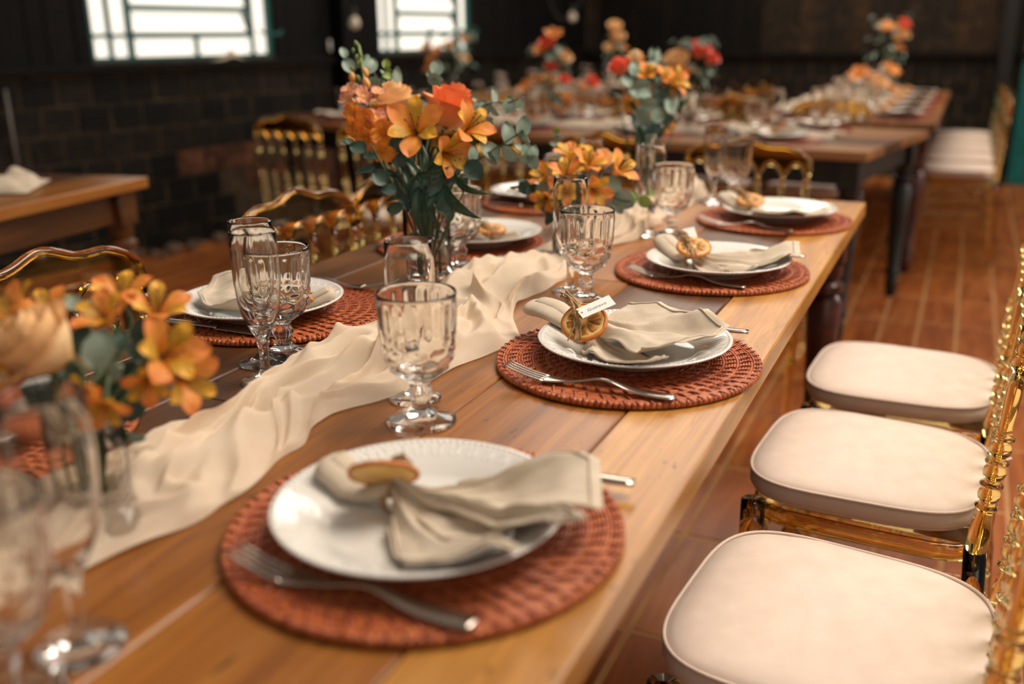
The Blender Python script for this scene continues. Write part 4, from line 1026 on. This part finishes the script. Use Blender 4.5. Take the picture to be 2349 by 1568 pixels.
def rose(label, p, d, size, base, grp, kind, spin=0.0):
    d = Vector(d).normalized(); b = base + V(random.uniform(-.01, .01), random.uniform(-.01, .01), 0)
    r = root('rose', label, 'flower', b, 0, grp); H = Matrix.Translation(p - b) @ rot_to(d, spin) @ Matrix.Diagonal((size, size, size, 1)) @ Matrix.Translation(V(0, 0, -.72))
    for c, m in RMT: obj('petal', ROSES[kind][c], r, H @ m @ Matrix.Rotation(random.uniform(-.05, .05), 4, 'Y'))
    sp = MB()
    for i in range(5):
        a = 2 * pi * i / 5
        sp.tube(smoothpath([V(.05 * cos(a), .05 * sin(a), -.1), V(.45 * cos(a), .45 * sin(a), .0), V(.85 * cos(a), .85 * sin(a), -.05)], 6), [(.02, .01), (.12, .02), (.13, .02), (.12, .02), (.09, .02), (.05, .01), (.01, .01)], 6, V(-sin(a), cos(a), 0))
    obj('sepals', sp.mesh('rose_sepals', L_DARK), r, H); stem_to(r, b, p - d * size * .4, d, .003); return r
def leaves(r, b, items, meshes):
    for x, y, dp, px, ang, tilt, k in items:
        o = obj('leaf', meshes[k], r); o.matrix_basis = Matrix.Translation(-b) @ wmat(at(x, y, dp), ang, tilt, px * dp / FPX, random.uniform(-14, 14))
def sprig(label, base, stem, items, grp, meshes=None, name='eucalyptus_sprig', cat='sprig'):
    """stem: (px, py, depth) points; items: leaves (px, py, depth, length px, angle, tilt, kind)"""
    r = root(name, label, cat, base, 0, grp)
    pts = [V(0, 0, 0)] + [at(*q) - base for q in stem]
    obj('stem', MB().tube(smoothpath(pts, 10 * len(pts)), .0014, 6).mesh('sprig_stem', STEM), r)
    leaves(r, base, items, meshes or EUC); return r
def glass_vase(label, p, prof, wz, wr, segs=40, mod=None, group='flower vases on the front table'):
    r = root('glass_vase', label, 'vase', p, 0, group); obj('vessel', MB().lathe(prof, segs, mod).mesh('vase', GLASS), r)
    if wz: obj('water', MB().lathe([(0, .0105), (wr - .002, .0105), (wr, .012), (wr, wz), (wr * .96, wz - .0008), (0, wz - .0012)], segs).mesh('water', WATER), r)
    return r
def cyl(R, h, t=.003, bt=.010): return [(0, 0), (R - .002, 0), (R, .002), (R, h - .002), (R - .0008, h), (R - t + .0008, h), (R - t, h - .002), (R - t, bt + .002), (R - t - .002, bt), (0, bt)]
BZ = TT + .003
b1 = V(-.665, 1.512, BZ); b2 = V(-.480, 1.765, BZ); b3 = V(-.506, 2.345, BZ); b0 = V(-.470, .553, BZ)
glass_vase('clear cylinder vase holding the large orange rose bouquet', b1, cyl(.044, .142), .072, .0405)
def crackle(r, z, a, i): return r + (.0022 * sin(9 * a + z * 260) * sin(7 * a - z * 330) if i in (3, 4, 5, 6, 7, 8, 9) else 0)
glass_vase('short crackle-textured glass vase holding the low orange lilies', b2, [(0, 0), (.033, 0), (.035, .002)] + [(.0358, .008 + i * .0125) for i in range(7)] + [(.0362, .092), (.0350, .094), (.0330, .093), (.0322, .08), (.0320, .014), (.030, .010), (0, .010)], .05, .0315, 60, crackle)
glass_vase('tall slim clear vase holding the coral rose and grey-green leaves', b3, cyl(.029, .192), .10, .0255)
def facet(r, z, a, i): return r * (1 + .05 * cos(8 * (a + z * 14))) if i < 9 else r
glass_vase('blurred heavy faceted glass tumbler holding lilies and a peach rose', b0, [(0, 0), (.042, 0), (.0455, .004), (.043, .014), (.037, .026), (.032, .036), (.032, .06), (.034, .085), (.036, .108), (.0355, .111), (.0335, .110), (.0315, .085), (.0290, .06), (.0285, .04), (.026, .03), (0, .028)], 0, 0, 48, facet)
U = V(0, 0, .012)
# ---- the large bouquet
D1 = 1.76; B1 = b1 + U; g = GFL['V1']
rose('large orange rose at the top of the tall vase bouquet', at(1034, 250, 1.75), idir(.35, .90, .22), .047, B1, g, 'orange', .6)
rose('pale peach rose between snapdragons and orange rose', at(905, 238, 1.80), idir(-.12, .90, .36), .040, B1, g, 'peach', .2)
lily('open orange lily facing forward below both roses', at(951, 292, 1.68), idir(-.05, .22, .95), .062, B1, g, .5)
lily('orange lily under the large orange rose, turned aside', at(1078, 290, 1.68), idir(.55, .35, .70), .056, B1, g, 1.6, .9)
lily('drooping orange lily lowest in the tall vase bouquet', at(1030, 352, 1.66), idir(.62, -.25, .70), .052, B1, g, .2, .9)
lily('half-hidden orange lily beside the peach rose', at(858, 262, 1.76), idir(-.4, .6, .6), .036, B1, g, 1.0, .8)
def snapdragon(label, base, stem, florets, buds, grp):
    r = root('snapdragon', label, 'flower', base, 0, grp); pts = [V(0, 0, 0)] + [at(*q) - base for q in stem]
    obj('stem', MB().tube(smoothpath(pts, 40), .0026, 6).mesh('snap_stem', SPIRE), r)
    for k, (x, y, dp, s_, dx, dy, m) in enumerate(florets):
        H = Matrix.Translation(at(x, y, dp) - base) @ rot_to(idir(dx, dy, .75), k * 1.1) @ Matrix.Diagonal((s_ * .86, s_ * .86, s_ * .86, 1)); obj('floret', SNAP[m], r, H)
    for x, y, dp, s_, k in buds: obj('bud', BUD[k], r, Matrix.Translation(at(x, y, dp) - base) @ rot_to(idir(random.uniform(-.5, .5), .9, .3)) @ Matrix.Diagonal((s_, s_, s_, 1)))
    return r
def snap_mesh(mat):
    mb = MB()
    for i, (a, w_, up_) in enumerate([(1.2, .85, .9), (1.94, .85, .9), (-.5, .8, .3), (-1.57, .9, .35), (-2.64, .8, .3)]):
        def f(u, v, a=a, w_=w_, up_=up_, i=i):
            s = 2 * v - 1; r = .12 + .85 * u; wd_ = w_ * .62 * sin(pi * (.12 + .8 * u)) ** .8
            p = V(r * cos(a) - s * wd_ * sin(a), r * sin(a) + s * wd_ * cos(a), up_ * u * (1 - .5 * u) + .10 * sin(7 * s + i) * u + .12 * s * s)
            return p
        mb.grid(8, 8, f)
    mb.lathe([(.05, -.9), (.26, -.75), (.34, -.3), (.30, .05), (.20, .12)], 12); return mb.mesh('snap_floret', mat)
SNAP = [snap_mesh(P_SNAP), snap_mesh(P_PINK)]
BUD = [MB().lathe([(0, -1), (.45, -.7), (.62, -.1), (.45, .6), (0, 1.0)], 10).mesh('flower_bud', m) for m in (SPIRE, P_PINK)]
snapdragon('orange snapdragon spike with green buds at its tip', B1, [(925, 480, 1.74), (880, 360, 1.74), (845, 230, 1.76), (822, 102, 1.80)],
    [(845, 285, 1.70, .030, -.3, .0, 0), (815, 262, 1.72, .026, -.7, .1, 0), (880, 305, 1.69, .030, .1, -.2, 0), (842, 320, 1.70, .028, -.3, -.4, 0), (878, 345, 1.68, .026, .2, -.5, 0), (812, 290, 1.71, .024, -.8, -.2, 0), (832, 222, 1.74, .022, .3, .3, 1), (800, 228, 1.75, .020, -.7, .2, 1), (802, 205, 1.76, .018, -.5, .5, 1), (866, 212, 1.74, .017, .4, .6, 1), (860, 270, 1.70, .022, .5, .2, 1)],
    [(817, 100, 1.80, .007, 0), (810, 116, 1.80, .006, 0), (826, 118, 1.80, .006, 0), (818, 132, 1.79, .007, 0), (828, 128, 1.79, .006, 0), (822, 147, 1.79, .009, 0), (808, 158, 1.79, .006, 0), (830, 143, 1.79, .006, 0), (838, 166, 1.78, .010, 1), (808, 177, 1.78, .011, 1), (822, 180, 1.78, .008, 0), (840, 190, 1.77, .012, 1), (818, 200, 1.77, .009, 0), (824, 112, 1.80, .006, 0)], g)
sprig('eucalyptus sprig with wide leaves rising behind the snapdragon', B1, [(930, 470, 1.78), (888, 330, 1.84), (868, 190, 1.86), (822, 122, 1.88)],
    [(800, 150, 1.88, 42, 120, 10, 1), (788, 120, 1.88, 30, 100, 25, 1), (850, 150, 1.86, 46, 60, 10, 1), (842, 130, 1.87, 16, 30, 20, 1), (868, 200, 1.85, 44, 10, 40, 1), (862, 186, 1.85, 40, -20, 50, 1), (905, 178, 1.84, 54, 62, 66, 0)], g)
sprig('young lime leaf sprig standing above the peach rose', B1, [(930, 470, 1.78), (895, 300, 1.82), (876, 190, 1.83), (887, 150, 1.83)],
    [(886, 146, 1.83, 24, 90, 10, 4), (891, 160, 1.83, 16, -20, 40, 4), (888, 175, 1.82, 26, 165, 30, 4), (876, 166, 1.82, 16, 130, 62, 0)], g)
sprig('pale round eucalyptus leaves above the large orange rose', B1, [(960, 470, 1.80), (985, 300, 1.86), (1000, 170, 1.88)],
    [(1002, 155, 1.88, 38, 80, 8, 0), (988, 172, 1.88, 26, 140, 20, 0), (998, 181, 1.87, 36, -10, 30, 0), (1003, 190, 1.87, 30, -40, 40, 0), (980, 218, 1.82, 38, 30, 50, 3), (1016, 206, 1.84, 26, 10, 55, 0)], g)
sprig('eucalyptus sprig reaching out beside the large orange rose', B1, [(985, 470, 1.74), (1060, 360, 1.72), (1090, 260, 1.72), (1130, 236, 1.72), (1160, 236, 1.72), (1190, 226, 1.72)],
    [(1094, 244, 1.72, 28, 80, 20, 1), (1110, 248, 1.72, 40, 95, 20, 1), (1130, 218, 1.72, 40, 85, 64, 0), (1135, 252, 1.72, 32, -65, 66, 0), (1167, 241, 1.72, 42, 75, 15, 1), (1192, 236, 1.72, 34, 55, 55, 0), (1112, 286, 1.71, 42, 10, 30, 1), (1088, 232, 1.73, 22, 100, 50, 0), (1122, 271, 1.71, 22, 0, 62, 0)], g)
sprig('long arching eucalyptus sprig dipping toward the low lilies', B1, [(985, 470, 1.74), (1060, 400, 1.70), (1115, 355, 1.68), (1160, 325, 1.68), (1200, 300, 1.68)],
    [(1122, 345, 1.68, 62, 118, 30, 1), (1130, 362, 1.68, 36, -60, 58, 0), (1161, 304, 1.68, 56, 82, 48, 0), (1198, 288, 1.68, 50, 80, 40, 0), (1172, 350, 1.68, 50, -50, 55, 0), (1206, 312, 1.68, 34, -55, 66, 0), (1207, 344, 1.67, 36, 80, 30, 0), (1222, 350, 1.67, 40, 65, 30, 1), (1205, 362, 1.67, 34, 10, 50, 0), (1226, 372, 1.67, 36, -70, 30, 0), (1190, 338, 1.67, 30, 120, 40, 1)], g)
sprig('dark eucalyptus sprig hanging below the snapdragon', B1, [(942, 490, 1.72), (905, 430, 1.68), (878, 380, 1.66), (850, 330, 1.66)],
    [(792, 326, 1.70, 30, 160, 30, 1), (822, 340, 1.68, 44, 150, 20, 2), (850, 358, 1.67, 36, 170, 30, 2), (838, 392, 1.67, 52, 168, 50, 3), (872, 407, 1.66, 46, 140, 10, 2), (893, 437, 1.66, 40, 170, 30, 2), (905, 458, 1.66, 38, 175, 62, 2), (905, 475, 1.66, 40, 10, 40, 2), (910, 330, 1.68, 42, 60, 20, 2), (922, 372, 1.68, 48, 95, 20, 2), (800, 325, 1.7, 22, 150, 40, 0)], g)
sprig('dark round eucalyptus leaves below the drooping lily', B1, [(985, 490, 1.72), (1040, 420, 1.66), (1090, 390, 1.65)],
    [(1088, 390, 1.65, 54, -50, 10, 2), (1062, 414, 1.65, 28, 10, 40, 3), (1072, 334, 1.68, 50, 30, 40, 3), (1085, 350, 1.66, 38, 70, 30, 1), (1020, 398, 1.67, 56, 20, 20, 2), (1005, 440, 1.67, 50, 70, 10, 2), (1018, 470, 1.68, 44, 40, 30, 2), (1030, 492, 1.69, 32, 70, 40, 2)], g)
def lances(label, base, items, grp):
    r = root('leafy_stem', label, 'foliage', base, 0, grp)
    for q in items: obj('stem', MB().tube(smoothpath([V(0, 0, 0), at(q[0], q[1], q[2]) * .45 + base * .55 - base, at(q[0], q[1], q[2]) - base], 10), .0014, 5).mesh('leaf_stem', STEM), r)
    leaves(r, base, items, LANCE); return r
lances('long dark green leaves spilling over the tall vase rim', B1, [(965, 490, 1.66, 124, -86, 8, 0), (990, 400, 1.64, 74, 10, 40, 1), (1045, 468, 1.62, 108, -48, 40, 1), (1068, 430, 1.63, 96, -38, 62, 1), (950, 390, 1.65, 70, 120, 30, 0), (935, 420, 1.66, 90, 100, 30, 0), (975, 360, 1.67, 70, 80, 50, 0), (990, 450, 1.66, 90, 60, 20, 0), (955, 440, 1.66, 90, 80, 10, 2), (1005, 420, 1.66, 84, 45, 20, 2), (925, 385, 1.68, 80, 110, 20, 0), (940, 350, 1.69, 70, 95, 30, 2), (1000, 370, 1.68, 76, 60, 20, 0), (975, 420, 1.67, 90, 85, 15, 2), (920, 450, 1.69, 80, 120, 25, 2), (1020, 440, 1.68, 80, 40, 30, 0), (1040, 400, 1.69, 70, 30, 30, 2), (960, 330, 1.70, 60, 90, 30, 2), (900, 400, 1.69, 60, 140, 30, 0), (985, 470, 1.67, 90, -80, 20, 2)], g)
# ---- the low lilies
B2 = b2 + U; g = GFL['V2']
for x, y, dp, dx, dy, s_, sp_, lb in [(1247, 402, 1.88, -.5, .5, .040, .2, 'orange lily at the outer edge of the low vase by eucalyptus'), (1300, 395, 1.86, -.1, .7, .048, .9, 'tall orange lily upright in the middle of the low vase'), (1309, 350, 1.92, .0, .85, .044, 1.4, 'topmost orange lily of the low vase'),
        (1352, 372, 1.88, .25, .6, .050, .3, 'broad orange lily seen above the flute rim'), (1422, 388, 1.90, .6, .4, .052, 1.1, 'peach-orange lily of the low vase by the slim vase'), (1298, 436, 1.84, -.1, -.1, .044, .5, 'orange lily facing forward low in the low vase'),
        (1250, 456, 1.86, -.5, -.5, .038, .8, 'drooping orange lily hanging from the low vase'), (1366, 436, 1.86, .2, -.2, .044, 1.9, 'orange lily seen through the flute glass')]:
    lily(lb, at(x, y, dp), idir(dx, dy, .65), s_, B2, g, sp_, .85)
rose('small peach bloom tucked among the low lilies', at(1384, 366, 1.95), idir(.2, .8, .4), .022, B2, g, 'peach')
sprig('little upright eucalyptus tip above the low lilies', B2, [(1300, 500, 1.92), (1285, 420, 1.96), (1278, 300, 1.98)], [(1276, 298, 1.98, 20, 10, 40, 4), (1281, 315, 1.98, 22, -10, 40, 1), (1272, 330, 1.98, 26, 150, 30, 1), (1285, 338, 1.97, 30, 20, 30, 0), (1277, 345, 1.97, 26, 80, 40, 0)], g)
sprig('eucalyptus leaves spreading from the low vase toward the rose bouquet', B2, [(1300, 500, 1.9), (1262, 440, 1.88), (1215, 430, 1.88), (1190, 415, 1.88)], [(1196, 416, 1.88, 26, 140, 50, 3), (1205, 430, 1.88, 38, -40, 20, 2), (1222, 440, 1.88, 44, 60, 20, 2), (1244, 428, 1.87, 40, 30, 40, 0), (1252, 470, 1.87, 36, -100, 20, 2), (1240, 452, 1.87, 30, 100, 30, 1), (1232, 406, 1.89, 26, 70, 40, 2), (1180, 428, 1.88, 22, 10, 70, 3)], g)
sprig('pale grey eucalyptus leaves of the low vase beside the flute', B2, [(1325, 500, 1.9), (1380, 450, 1.88), (1440, 462, 1.88), (1494, 438, 1.9)], [(1402, 428, 1.88, 54, 80, 10, 0), (1398, 470, 1.88, 30, 40, 40, 1), (1432, 456, 1.88, 56, -42, 30, 0), (1452, 452, 1.89, 32, 100, 40, 4), (1480, 462, 1.89, 34, -40, 30, 4), (1494, 440, 1.9, 20, 80, 30, 4), (1420, 478, 1.88, 30, -60, 20, 1)], g)
sprig('dark leaves gathered at the rim of the low vase', B2, [(1310, 520, 1.86), (1300, 490, 1.85)], [(1292, 500, 1.85, 60, -75, 20, 1), (1270, 490, 1.86, 48, -120, 40, 2), (1320, 480, 1.86, 50, 70, 20, 2), (1300, 470, 1.87, 50, 100, 20, 2), (1340, 486, 1.87, 44, 40, 30, 2), (1282, 468, 1.87, 46, 130, 20, 2), (1330, 455, 1.9, 44, 80, 20, 2), (1262, 505, 1.86, 30, -130, 40, 2), (1350, 505, 1.87, 36, -30, 40, 2), (1360, 460, 1.9, 40, 60, 30, 2)], g)
# ---- the tall slim vase
B3 = b3 + U; g = GFL['V3']
rose('coral red rose at the side of the slim vase bouquet', at(1420, 154, 2.46), idir(-.45, .8, .4), .026, B3, g, 'coral')
rose('small cream rose at the crown of the slim vase bouquet', at(1458, 134, 2.48), idir(0, .9, .3), .022, B3, g, 'peach')
for x, y, dp, dx, dy, s_, lb in [(1483, 168, 2.44, .1, .4, .044, 'yellow-orange lily in the centre of the slim vase bouquet'), (1552, 186, 2.40, .6, .2, .052, 'bright orange lily leaning out of the slim vase bouquet'), (1526, 176, 2.44, .3, .6, .046, 'orange lily between grey leaves of the slim vase bouquet'), (1447, 238, 2.38, -.3, -.5, .034, 'drooping orange bloom below the coral rose'), (1533, 290, 2.40, .5, -.6, .026, 'small orange bloom low beside the slim vase')]:
    lily(lb, at(x, y, dp), idir(dx, dy, .6), s_, B3, g, x * .1, .85)
sprig('grey-green eucalyptus leaves cascading down the slim vase bouquet', B3, [(1475, 330, 2.40), (1480, 250, 2.38), (1465, 190, 2.38), (1455, 120, 2.42)], [(1454, 157, 2.36, 38, 85, 10, 1), (1437, 186, 2.36, 38, 120, 20, 1), (1474, 193, 2.35, 40, 10, 40, 0), (1478, 217, 2.34, 38, 170, 30, 0), (1488, 238, 2.34, 40, 0, 30, 0), (1476, 266, 2.35, 42, -40, 40, 0), (1455, 122, 2.42, 22, 90, 55, 1), (1455, 215, 2.37, 34, 140, 30, 1), (1462, 248, 2.37, 36, 150, 30, 2)], g)
sprig('eucalyptus tip with folded leaves topping the slim vase bouquet', B3, [(1478, 330, 2.44), (1495, 220, 2.46), (1500, 125, 2.48)], [(1492, 122, 2.48, 30, 60, 50, 0), (1506, 125, 2.48, 32, 80, 50, 0), (1498, 150, 2.46, 32, 150, 45, 0), (1514, 152, 2.46, 34, 40, 60, 0), (1508, 182, 2.42, 36, 80, 35, 3), (1506, 210, 2.42, 32, 60, 40, 2)], g)
sprig('eucalyptus leaves at the aisle side of the slim vase bouquet', B3, [(1482, 330, 2.40), (1510, 270, 2.38), (1538, 235, 2.38)], [(1508, 262, 2.36, 42, 70, 20, 0), (1535, 243, 2.36, 42, 110, 30, 0), (1548, 232, 2.37, 34, 60, 60, 0), (1522, 215, 2.40, 36, 60, 30, 2), (1530, 272, 2.38, 36, 20, 30, 2), (1500, 290, 2.38, 40, 80, 20, 2), (1480, 300, 2.38, 44, 100, 20, 2), (1460, 285, 2.39, 40, 120, 30, 2), (1450, 262, 2.40, 36, 140, 30, 2), (1515, 235, 2.42, 40, 90, 20, 2)], g)
lances('dark lance leaves around the slim vase rim', B3, [(1412, 218, 2.40, 52, 140, 40, 0), (1428, 296, 2.38, 44, 160, 40, 0), (1572, 232, 2.40, 48, 35, 50, 1), (1470, 318, 2.36, 60, -80, 20, 0), (1490, 310, 2.37, 60, 70, 20, 0), (1448, 250, 2.40, 50, 110, 30, 0), (1520, 300, 2.40, 50, 50, 30, 0)], g)
# ---- the blurred tumbler
B0 = b0 + V(0, 0, .03); g = GFL['V0']
rose('blurred peach rose in the tumbler close to the lens', at(92, 790, .82), idir(-.55, .55, .6), .033, B0, g, 'peach')
for x, y, dp, dx, dy, s_, lb in [(34, 706, .86, -.5, .6, .032, 'blurred lily above the peach rose at the frame edge'), (112, 702, .90, -.1, .9, .027, 'blurred lily behind the peach rose'), (276, 672, .93, .0, .9, .034, 'topmost blurred lily of the tumbler, over the amber chair back'), (238, 722, .86, -.1, .6, .030, 'blurred yellow lily above the big grey leaf'),
        (362, 706, .92, .3, .7, .034, 'tall blurred lily at the far side of the tumbler'), (385, 808, .84, .5, .2, .038, 'large blurred lily leaning over the bare wood'), (425, 872, .86, .8, -.2, .034, 'lowest outward blurred lily reaching over the bare wood'), (337, 880, .84, .2, -.4, .024, 'small blurred lily bud under the large leaning lily'),
        (184, 905, .80, -.1, -.3, .026, 'dark orange blurred lily below the big grey leaf'), (240, 935, .80, .2, -.5, .022, 'reddish blurred bloom at the tumbler rim'), (25, 868, .82, -.6, .0, .028, 'blurred lily under the peach rose at the frame edge')]:
    lily(lb, at(x, y, dp), idir(dx, dy, .6), s_ * 1.1, B0, g, x * .07, .9)
sprig('blurred eucalyptus with one big grey leaf facing the lens', B0, [(230, 960, .88), (225, 860, .86), (200, 700, .9)], [(228, 800, .82, 100, 75, 10, 1), (165, 692, .9, 46, 100, 40, 0), (205, 700, .9, 44, 60, 50, 1), (250, 850, .84, 70, 20, 40, 0), (275, 780, .88, 60, 90, 50, 3), (320, 800, .9, 60, 60, 30, 2)], g)
sprig('dark blurred leaves filling the middle of the tumbler flowers', B0, [(240, 1000, .88), (255, 930, .88)], [(260, 880, .88, 90, 80, 20, 2), (300, 930, .87, 80, 40, 30, 2), (215, 960, .86, 80, 120, 20, 2), (160, 860, .88, 80, 110, 20, 2), (290, 860, .9, 80, 60, 20, 2), (330, 760, .92, 70, 80, 20, 2), (140, 930, .86, 80, 150, 30, 2), (270, 990, .86, 80, -70, 20, 2), (230, 1010, .86, 70, -100, 20, 2), (100, 960, .85, 70, 170, 30, 2), (190, 780, .9, 70, 80, 20, 2), (60, 930, .85, 60, 160, 30, 2), (310, 1000, .88, 50, -20, 40, 1)], g)

# ---- bouquets on the far tables
def far_bouquet(label, vlabel, p, vh, vr, blooms, nl, spread, ht, dark=True):
    p = Vector(p); glass_vase(vlabel, p + V(0, 0, .002), cyl(vr, vh), 0, 0, 20, None, 'flower vases on the far tables')
    r = root('bouquet', label, 'bouquet', p + V(0, 0, .016), 0, 'bouquets on the far tables')
    st = MB()
    for dx, dz, kind, s_, dy in blooms:
        q = rt * dx + fh * dy + V(0, 0, vh + dz)
        st.tube(smoothpath([V(dx * .05, 0, 0), V(0, 0, vh * .7), q], 8), .003, 5)
        me = FAR_LILY if kind == 'lily' else FAR_ROSE[kind]
        obj('bloom', me, r, Matrix.Translation(q) @ rot_to(V(*(rt * dx * 5 - fh * .5)) + V(0, 0, .8), random.uniform(0, 6)) @ Matrix.Diagonal((s_, s_, s_, 1)))
    obj('stems', st.mesh('bouquet_stems', STEM), r)
    for i in range(nl):
        a = random.uniform(0, 2 * pi); f = random.random(); q = V(spread * cos(a) * (.4 + .6 * f), spread * sin(a) * (.4 + .6 * f), vh + ht * random.random())
        k = random.choice((0, 1, 0, 2, 3)) if dark else random.choice((0, 1))
        s_ = random.uniform(.035, .055)
        obj('leaf', EUC[k], r, Matrix.Translation(q) @ rot_to(V(cos(a), sin(a), random.uniform(.2, 1.4)), random.uniform(0, 6)) @ Matrix.Diagonal((s_, s_, s_, 1)))
    return r
def tz(px, py): # point of the far table tops seen at this pixel
    d = (at(px, py, 1) - CAM); return CAM + d * ((TT - CAM.z) / d.z)
far_bouquet('orange bouquet with a flame-coloured bloom on the crosswise table', 'slim vase under the flame-coloured bouquet', T2(-1.72, .50, TT), .17, .03, [(-.02, .19, 'coral', .035, 0), (.01, .23, 'lily', .07, 0), (-.05, .16, 'lily', .06, 0), (.05, .12, 'peach', .04, 0), (.0, .08, 'coral', .03, -.03)], 24, .11, .20)
far_bouquet('wide low bouquet of yellow-orange lilies on the crosswise table', 'short vase under the wide yellow-orange bouquet', T2(-1.78, .62, TT), .09, .035, [(-.13, .06, 'lily', .07, 0), (-.08, .09, 'lily', .06, .02), (-.02, .08, 'peach', .04, 0), (.05, .09, 'coral', .03, 0), (.06, .0, 'lily', .06, -.05), (.13, .06, 'lily', .055, 0), (.18, .08, 'coral', .035, 0), (.02, -.05, 'lily', .04, -.05)], 16, .13, .10)
far_bouquet('bouquet of coral and peach roses on the crosswise table by the slim vase', 'clear vase under the coral and peach roses', T2(-.96, .50, TT), .17, .04, [(.03, .15, 'coral', .045, 0), (.08, .12, 'coral', .035, 0), (-.06, .10, 'peach', .05, 0), (-.01, .07, 'lily', .05, 0)], 30, .12, .22)
far_bouquet('pale narrow spike bouquet far back at the dark wall', 'slim vase under the pale spike bouquet', V(-2.40, 7.6, TT), .20, .03, [(0, .26, 'peach', .045, 0), (.02, .18, 'peach', .05, 0), (.05, .10, 'lily', .07, 0), (-.03, .10, 'peach', .04, 0)], 24, .09, .26)
far_bouquet('dark leafy bouquet with orange spike before the second window', 'slim vase under the dark leafy bouquet', V(-3.03, 6.05, TT), .20, .035, [(-.16, .14, 'lily', .08, 0), (-.12, .06, 'lily', .08, 0), (-.15, .0, 'lily', .07, 0), (-.02, .14, 'peach', .035, 0), (.06, .06, 'peach', .035, 0), (.07, .19, 'peach', .03, 0), (-.09, .12, 'lily', .07, 0)], 40, .18, .28)
far_bouquet('low yellow-orange bouquet on the aisle table', 'short vase under the yellow-orange aisle bouquet', V(-.30, 6.25, TT), .07, .035, [(-.09, .08, 'lily', .09, 0), (.07, .10, 'lily', .09, 0), (-.01, .02, 'peach', .05, -.05), (.09, .0, 'lily', .07, 0), (-.04, .06, 'lily', .07, 0)], 14, .12, .10)
far_bouquet('tall bouquet with peach roses at the far end of the aisle table', 'slim vase under the tall peach rose bouquet', V(-.33, 7.2, TT), .22, .03, [(-.02, .20, 'lily', .08, 0), (.09, .22, 'coral', .04, 0), (.06, .15, 'peach', .06, 0), (.07, .07, 'lily', .07, 0)], 40, .15, .30)
